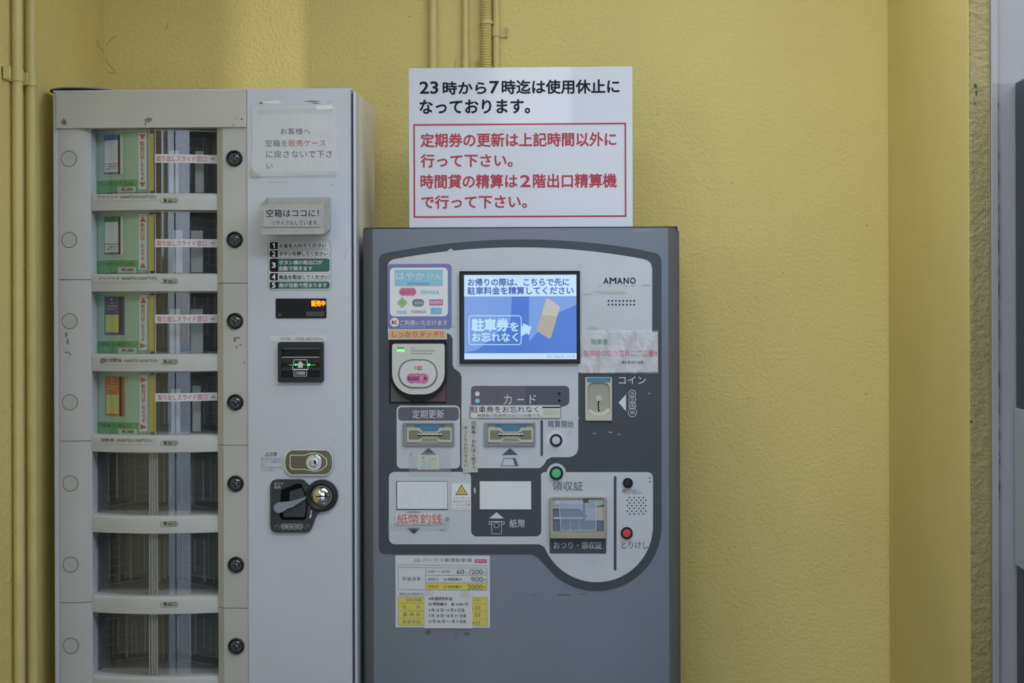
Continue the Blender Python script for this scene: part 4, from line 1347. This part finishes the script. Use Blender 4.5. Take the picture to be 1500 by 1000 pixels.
c.rect(857, 737, 873.5, 762, Y3 - .007, .004, 'tray_lilac')
c.poly([(862, 731), (884, 730), (884, 739), (872, 742), (862, 742)], Y3 - .0076, .0008, 'tray_mint')
c.rect(873.5, 742, 884.5, 762, Y3 - .006, .003, 'tape_old')
c.disc(858.6, 755.6, 1.5, Y3 - .0084, .001, 'tray_blue', 12)
c.rect(835, 763, 836, 778, Y3 - .005, .001, 'tray_lilac').rect(848, 763, 849, 778, Y3 - .005, .001, 'tray_lilac')
link('tray_inside', c, tr)
c = MB().poly([(818.5, 736), (873.6, 736), (873, 776.6), (822, 776.8)], Y3 - .0125, .0015, 'flap_clear')
c.line([(818.5, 736), (822, 776.8), (873, 776.6), (873.6, 736)], .7, Y3 - .0128, 'print_white')
c.lathe(817, 737, [(3.6, 0), (3.4, .002), (2, .003), (.3, .0032)], Y3 - .0105, 'olive_light', 12)
link('tray_flap', c, tr, label='clear plastic flap')

# contactless card reader
c = MB()
c.rect(570, 497.5, 653.6, 591, Y1 - .0008, .0008, 'black')
c.poly([(572.6, 560), (600, 588), (572.6, 588)], Y1 - .0012, .0003, 'recess_reflect_grey')  # corner tints: reflections in the recess painted as colour
c.poly([(653, 560), (653, 588), (622, 588)], Y1 - .0012, .0003, 'recess_reflect_red')
rd = link('card_reader', c, PM)
def stadium_face(x0, y0, x1, y1, rb, rt):
    return [(x0, y0, rt), (x1, y0, rt)] + [(x1, y1 - rb)] + arc(x1 - rb, y1 - rb, rb, 0, 90, 14)[1:] + arc(x0 + rb, y1 - rb, rb, 90, 180, 14)
c = MB().poly(stadium_face(571.6, 499, 653.4, 588, 40, 5), YP - .014, .0125, 'black')
link('reader_housing', c, rd, bevel=.003)
c = MB().poly(stadium_face(574.4, 503.4, 651.2, 577.4, 31, 3.5), YP - .019, .006, 'reader_grey')
c.poly(rbox(583, 525.8, 641.2, 568.8, 21), YP - .0196, .0008, 'ring_dark', n=12)
for k, (a, b) in enumerate([(602, 609), (602, 638), (602, 636)]):
    for q in range(int((b - a) / 3.2)):
        c.rect(a + 3.2 * q, 508.8 + 4 * k, a + 3.2 * q + 2.4, 510.6 + 4 * k, YP - .0192, 0, 'faded_ink')
for q in range(3):
    c.rect(582.4 + 3.4 * q, 508.4, 585 + 3.4 * q, 510.8, YP - .0192, 0, 'green_ink')
link('reader_face', c, rd, bevel=.0008)
link('status_light', MB().rect(581.6, 511.6, 592.4, 515.2, YP - .0198, .0008, 'led_green', 1), rd, label='glowing green light')
c = MB().poly(rbox(585.2, 527.9, 639, 566.6, 19), YP - .0212, .0016, 'reader_pad', n=12)
Yq = YP - .0216
c.rect(607.2, 537, 609.6, 541.6, Yq, 0, 'logo_orange').rect(607.2, 535, 609.6, 536.4, Yq, 0, 'logo_orange')
c.poly([(618.4, 536), (618.4, 538), (613.6, 538), (613, 538.8), (613.6, 539.7), (618.4, 539.7), (618.4, 541.7), (612.6, 541.7), (611, 540), (611, 537.6), (612.6, 536)], Yq, 0, 'logo_red')
for dx_ in (-8.6, 0, 8.6):
    c.disc(611.7 + dx_, 554 - (.4 if dx_ == 0 else 0), 7.6 if dx_ else 7.4, Yq - .00005 * (dx_ + 9), 0, 'logo_pink', 28)
c.text('SUGO', 597.8, 551.3, 614, 556.6, Yq - .0014, 'ink', bold=.012)
c.text('C', 615.6, 551.3, 619.6, 556.6, Yq - .0014, 'print_white')
c.text('A', 620.4, 551.3, 625.4, 556.6, Yq - .0014, 'ink', bold=.012)
link('touch_pad', c, rd, label='oval pad with logos')


# ------------------------------------------------------------------ things on the payment machine
# big sign
ySg = YP + .05
c = MB()
X0, X1 = at(599, 215, ySg).x, at(926.6, 215, ySg).x
Z1, Z0 = at(763, 98.6, ySg).z, zpt + .0036
root = thing('notice_sign', ((X0 + X1) / 2, ySg, Z0), 'white notice board with black and red Japanese text standing on the payment machine', 'sign')
link('board', MB().box(X0, X1, ySg, ySg + .004, Z0, Z1, 'sign_board'), root, bevel=.0008)
yt = ySg - .0004
c = MB()
c.text('23', 615, 119.6, 641.5, 137, yt, 'ink', bold=.022)
c.text('時から', 649, 119.6, 712, 138, yt, 'ink', bold=.028)
c.text('7', 717.5, 119, 730.5, 136.6, yt, 'ink', bold=.022)
c.text('時迄は使用休止に', 735.5, 117, 907, 137, yt, 'ink', bold=.028)
c.text('なっております。', 615, 146, 776, 166, yt, 'ink', bold=.028)
link('black_lettering', c, root)
c = MB()
c.text('定期券の更新は上記時間以外に', 616.5, 194.6, 902.4, 214.6, yt, 'red_paint', bold=.026)
c.text('行って下さい。', 616.5, 225.6, 750.5, 244.6, yt, 'red_paint', bold=.026)
c.text('時間貸の精算は', 616.5, 255.6, 757.5, 275.4, yt, 'red_paint', bold=.026)
c.text('2', 762.5, 256.6, 776.5, 273.4, yt, 'red_paint', bold=.022)
c.text('階出口精算機', 781, 254.6, 903, 274.6, yt, 'red_paint', bold=.026)
c.text('で行って下さい。', 617.5, 286, 771.5, 305, yt, 'red_paint', bold=.026)
link('red_lettering', c, root)
c = MB().frame((605.6, 180.6, 917.4, 318.2), (608, 183, 915, 315.8), ySg - .0006, .0005, 'red_paint')
link('red_border', c, root)

# transport card sticker
c = MB()
Yt = Y2 - .0010
c.rect(567.6, 386.4, 661.6, 481.6, Yt, .0009, 'sticker_purple', 5)
c.rect(571.2, 391.8, 656, 463.2, Yt - .0003, .0002, 'paper_white', 6)
c.rect(578.2, 395, 648.6, 419, Yt - .0006, .0002, 'sticker_sky')
c.text('はやか', 580.4, 398.4, 622, 409.4, Yt - .0009, 'paper_white')
c.text('けん', 626.4, 400, 646.6, 409, Yt - .0009, 'paper_white')
c.text('HAYAKAKEN', 597, 413, 629, 417.4, Yt - .0009, 'sticker_purple')
for dx_ in (-6.6, 0, 6.6):
    c.disc(597.2 + dx_, 427.2, 6, Yt - .0005 - .00002 * (dx_ + 7), 0, 'logo_pink', 24)
c.text('SUGOCA', 587, 425, 608, 429.6, Yt - .0011, 'magenta_ink')
c.text('nimoca', 616.8, 423.6, 643, 430.4, Yt - .0006, 'logo_cyan', bold=.015)
c.poly([(589.2, 435), (597.2, 443.2), (589.2, 451), (581.2, 443.2)], Yt - .0006, 0, 'logo_lime')
c.loop([(589.2, 437.6), (594.6, 443.2), (589.2, 448.4), (583.8, 443.2)], .5, Yt - .0008, 'price_cream')
c.rect(603.6, 437.8, 621.2, 448.8, Yt - .0006, 0, 'logo_slate', 5)
c.text('toica', 607.4, 441, 619.6, 445.4, Yt - .0009, 'print_white')
c.rect(628.8, 438.2, 649, 447.4, Yt - .0006, 0, 'logo_pink', 1)
c.text('PASMO', 630.6, 440.8, 647.2, 444.8, Yt - .0009, 'paper_white', bold=.01)
c.text('icsca', 581.6, 453.6, 595.4, 459.2, Yt - .0006, 'logo_cyan', bold=.02)
c.text('manaca', 602.6, 454.4, 624, 458.4, Yt - .0006, 'grey_ink')
c.rect(631, 450.6, 647.2, 460, Yt - .0006, 0, 'logo_cyan', 1)
c.text('ICOCA', 636.4, 453.6, 646, 456.4, Yt - .0009, 'print_white')
c.disc(577.8, 471.8, 6.6, Yt - .0004, 0, 'paper_white', 28)
c.rect(574, 469.4, 575.8, 474.6, Yt - .0007, 0, 'ink')
c.poly([(581.6, 469.4), (581.6, 471.2), (578.4, 471.2), (578, 472), (578.4, 472.8), (581.6, 472.8), (581.6, 474.6), (577.4, 474.6), (576.4, 473.4), (576.4, 470.6), (577.4, 469.4)], Yt - .0007, 0, 'logo_red')
c.text('ご利用いただけます', 586, 468.6, 655.4, 476.4, Yt - .0004, 'paper_white')
for q in range(11):
    c.rect(586.4 + 3.4 * q, 478, 588.6 + 3.4 * q, 479.3, Yt - .0004, 0, 'sticker_sky')
tag(link('card_sticker', c), 'purple bordered sticker of travel card logos at upper left of the grey payment machine', 'sticker')
c = MB()
c.rect(568.6, 482, 654.6, 497, Y2 - .0014, .0012, 'paper')
c.rect(570, 483.4, 653.4, 495.4, Y2 - .0017, .0002, 'sticker_orange')
c.text('しっかりタッチ!!', 574.4, 485, 649, 493.6, Y2 - .0021, 'magenta_ink', bold=.012, slant=.15)
tag(link('touch_sticker', c), 'narrow orange sticker with red lettering above the contactless card reader', 'sticker')

# red warning notice in a plastic sleeve
c = MB()
Yn = Y2 - .0016
c.poly([(849, 487), (963.5, 486), (963.8, 544.5), (851, 546)], Yn, .0012, 'paper_grey')
c.text('精算後', 866, 496.2, 890, 504.6, Yn - .0004, 'green_ink', bold=.03)
c.text('駐車券の取り忘れにご注意!!', 854.6, 512.6, 962, 522.2, Yn - .0004, 'magenta_ink', bold=.02)
c.text('博多築港駐車場', 910, 528.2, 942.4, 532.8, Yn - .0004, 'ink', bold=.01)
nt_ = tag(link('paper_notice', c), 'white paper with green and red lettering in crinkled plastic, right of the screen', 'notice')
c = MB()
nx, nz = 22, 9
rr = random.Random(5)
g = [[rr.uniform(0, .0022) for _ in range(nz + 1)] for _ in range(nx + 1)]
vs = []
for i in range(nx + 1):
    for j in range(nz + 1):
        fold = .0011 * max(0, math.sin(i * .95 + j * .55)) + .0009 * max(0, math.sin(i * .6 - j * .9 + 1))
        p = at(847.6 + 116.8 * i / nx, 483.6 + 63.2 * j / nz, Yn - .0016)
        vs.append(p - Vector((0, fold + .25 * g[i][j], 0)))
H = nz + 1
fs = [(i * H + j, i * H + j + 1, (i + 1) * H + j + 1, (i + 1) * H + j) for i in range(nx) for j in range(nz)]
c.add(vs, fs, 'film')
link('plastic_sleeve', c, nt_, smooth=False, label='clear crinkled sleeve')

# strip notice under the header
c = MB()
Yn = Y3 - .0022
c.rect(688.4, 592.8, 821.2, 612.6, Yn, .001, 'grey_ink')
c.rect(689.4, 593.4, 820.4, 612, Yn - .0002, .0002, 'paper')
c.text('駐車券をお忘れなく', 689.6, 594.6, 789, 604, Yn - .0006, 'ink')
c.text('精算後の駐車券は出口で必要です。', 699, 606, 793.6, 610.8, Yn - .0006, 'grey_ink')
c.rect(794.4, 595.4, 819.6, 611.4, Yn - .0005, .0003, 'price_cream')
c.rect(794.4, 595.4, 820.4, 597.4, Yn - .0008, .0003, 'ink')
for k in range(3):
    c.line([(796, 600.4 + 3 * k), (818, 601 + 3 * k)], .5, Yn - .0009, 'faded_ink')
tag(link('paper_strip', c), 'long white strip notice above the right-hand card slot, with a small ticket picture', 'notice')
# vertical notice between the two slots
c = MB()
Yn = Y3 - .0016
c.poly([(676.4, 613.2), (699.2, 613), (699.8, 691.4), (678, 692.2)], Yn, .001, 'paper_old')
c.text('回数券・お札は１枚ずつ', 690.4, 617, 697.2, 687.4, Yn - .0004, 'ink', vert=True)
c.text('ゆっくり入れて下さい。', 678.8, 623.6, 685.4, 689.4, Yn - .0004, 'ink', vert=True)
tag(link('paper_strip', c), 'upright paper strip with vertical lettering between the two card slots', 'notice')
# ticket picture under clear tape
c = MB()
Yn = Y3 - .0008
c.rect(611.6, 666, 643.4, 687.4, Yn, .0006, 'paper')
c.rect(616, 666.4, 640, 686.6, Yn - .0003, .0002, 'mint' if False else 'price_cream')
for k in range(3):
    c.rect(617.6, 675 + 4 * k, 623.6, 676.8 + 4 * k, Yn - .0005, 0, 'sticker_sky')
    c.rect(626, 675 + 4 * k, 632, 676.8 + 4 * k, Yn - .0005, 0, 'sticker_sky')
c.disc(619.8, 670.4, 1.8, Yn - .0005, 0, 'faded_ink', 12)
c.rect(629, 672, 638.6, 673, Yn - .0005, 0, 'faded_ink')
tp = tag(link('ticket_picture', c), 'small picture of a ticket stuck below the left-hand card slot under clear tape', 'picture')
c = MB().rect(599, 662.8, 660.8, 696, Yn - .0010, .0004, 'clear_tape')
c.line([(600.5, 667.5), (602.6, 663.4)], 1.2, Yn - .0012, 'grime')
link('tape', c, tp)
# change label
c = MB()
Yn = Y2 - .0030
c.rect(579.6, 751.6, 649.2, 768, Yn, .001, 'paper')
for ch_, xx in zip('紙幣釣銭', (581.6, 598.4, 615.4, 632.2)):
    c.text(ch_, xx, 752.4, xx + 15.8, 767.2, Yn - .0004, 'arrow_red')
lb = tag(link('paper_label', c), 'white paper label with large red characters under the left steel shutter', 'label')
c = MB()
c.rect(568.4, 763, 658, 775.4, Yn - .0008, .0004, 'clear_tape')
flake(c, 648, 773, 6, 3, Yn - .0012, 'tape_old', seed=91)
flake(c, 606, 749.6, 14, 1.2, Yn - .0002, 'faded_ink', seed=92)
flake(c, 655, 760, 3, 4, Yn - .0002, 'faded_ink', seed=93)
link('tape', c, lb)
# shutter warning sticker
c = MB()
Yn = Y2 - .0010
c.rect(662, 708, 689.6, 746.8, Yn, .0008, 'paper_white')
c.poly([(676, 709), (685.4, 724.8), (666.8, 724.8)], Yn - .0003, 0, 'ink')
c.poly([(676, 710.8), (683.9, 723.9), (668.2, 723.9)], Yn - .0005, 0, 'caution_yellow')
c.poly([(671, 722), (673, 718.4), (676, 717), (680, 719), (681, 722), (677.6, 720.6), (674, 721.6)], Yn - .0007, 0, 'logo_orange')
for k, t in enumerate(['シャッターに', '指をはさまな', 'いように注意', 'してください']):
    c.text(t, 664, 727.2 + 5 * k, 688.6, 731 + 5 * k, Yn - .0004, 'grey_ink')
tag(link('caution_sticker', c), 'small white sticker with a yellow warning triangle between the two steel shutters', 'sticker')
# price list
c = MB()
Yn = YP - .0010
c.rect(579.4, 813.6, 717.6, 918.8, Yn, .0008, 'paper')
Yt = Yn - .0004
c.text('JQ パークス築港駐車場', 606.4, 817.2, 691, 823.8, Yt, 'grey_ink')
c.rect(695.2, 818.8, 713.2, 824.2, Yt, 0, 'magenta_ink')
c.text('JQ Parks', 697, 820, 711.8, 823, Yt - .0003, 'paper_white')
c.line([(583, 826.8), (715.4, 828.2)], .5, Yt, 'rule_teal')
c.rect(623.6, 853.4, 713.4, 864, Yt, 0, 'price_yellow')
c.rect(583.4, 874, 622, 915.4, Yt, 0, 'price_yellow')
c.rect(690, 875, 713.6, 916.2, Yt, 0, 'price_yellow')
Yu = Yt - .0003
c.loop([(583.4, 830.6), (713.6, 831.8), (713.4, 864.2), (583.4, 863.2)], .5, Yu, 'rule_teal')
c.line([(623.4, 831), (623.4, 863.6)], .5, Yu, 'rule_teal')
c.line([(623.4, 842.2), (713.4, 842.6)], .5, Yu, 'rule_teal')
c.line([(623.4, 853.2), (713.4, 853.4)], .5, Yu, 'rule_teal')
c.loop([(583.4, 874), (713.6, 875), (713.6, 916.2), (583.4, 915.4)], .5, Yu, 'rule_teal')
for y in (883, 894, 905):
    c.line([(583.4, y), (713.6, y + 1)], .5, Yu, 'rule_teal')
c.text('料金体系', 589.6, 844.2, 616.2, 850.2, Yu, 'grey_ink')
c.text('0:00 ～ 24:00', 626.8, 834.8, 659, 838.6, Yu, 'grey_ink')
c.text('60', 669, 833.6, 680, 840.4, Yu, 'grey_ink', bold=.012)
c.text('分', 681.6, 836.8, 685, 840.4, Yu, 'grey_ink')
c.text('/200', 686.6, 833.8, 707, 840.8, Yu, 'grey_ink', bold=.012)
c.text('円', 708, 837, 712, 840.8, Yu, 'grey_ink')
c.text('通常日', 627, 846, 642, 850.2, Yu, 'grey_ink')
c.text('24 時間最大', 649.6, 846, 677, 850.4, Yu, 'grey_ink', bold=.01)
c.text('900', 690, 844.6, 707.2, 851.6, Yu, 'grey_ink', bold=.012)
c.text('円', 708, 847.4, 712, 851.2, Yu, 'grey_ink')
c.text('特別日', 627, 856.6, 642, 861, Yu, 'magenta_ink', bold=.01)
c.text('24 時間最大', 649.6, 857, 677, 861.2, Yu, 'grey_ink', bold=.01)
c.text('2000', 685, 856, 707.2, 863, Yu, 'grey_ink', bold=.012)
c.text('円', 708, 858.6, 712, 862.4, Yu, 'grey_ink')
c.text('特別日の設定日に', 585, 867.6, 624, 872, Yu, 'grey_ink')
c.text('2025 年度', 594.8, 876, 617.8, 880.6, Yu, 'grey_ink')
c.text('G', 590, 886, 595, 891.4, Yu, 'grey_ink')
c.text('W', 609.6, 886, 616, 891.4, Yu, 'grey_ink')
c.text('夏 休 み', 590, 896.6, 616, 902.6, Yu, 'grey_ink')
c.text('年末年始', 589.4, 907.6, 616, 913.6, Yu, 'grey_ink')
c.text('31日)', 690.6, 876.8, 704, 881.2, Yu, 'grey_ink')
for t, y in (('5日', 887.4), ('1日', 897.6), ('4日', 909)):
    c.text(t, 690.6, y, 703, y + 5.8, Yu, 'grey_ink')
tag(link('price_list', c), 'white and yellow parking price list stuck on the lower left of the grey machine', 'price list')
c = MB()
Yn = YP - .0030
c.rect(621.6, 866, 692, 920, Yn, .0010, 'paper')
for t, x0, x1, y in [('※年度特別料金', 628, 663, 874), ('24 時間最大　金 2,000 円', 627, 685.6, 882), ('4 月 25 日～5 月 6 日迄', 627.6, 680.4, 890.8), ('7 月 18 日～8 月 31 日迄', 627.6, 683, 899), ('12 月 26 日～1 月 3 日迄', 627.6, 683, 907.2)]:
    c.text(t, x0, y, x1, y + 5, Yn - .0004, 'ink', bold=.008)
o = tag(link('price_slip', c), 'grey-white paper slip with typed dates taped over the middle of the price list', 'notice')
c = MB().rect(622.4, 864.6, 634.6, 873, Yn - .0006, .0004, 'clear_tape').rect(674.4, 865, 688, 875, Yn - .0006, .0004, 'clear_tape')
link('tape', c, o)
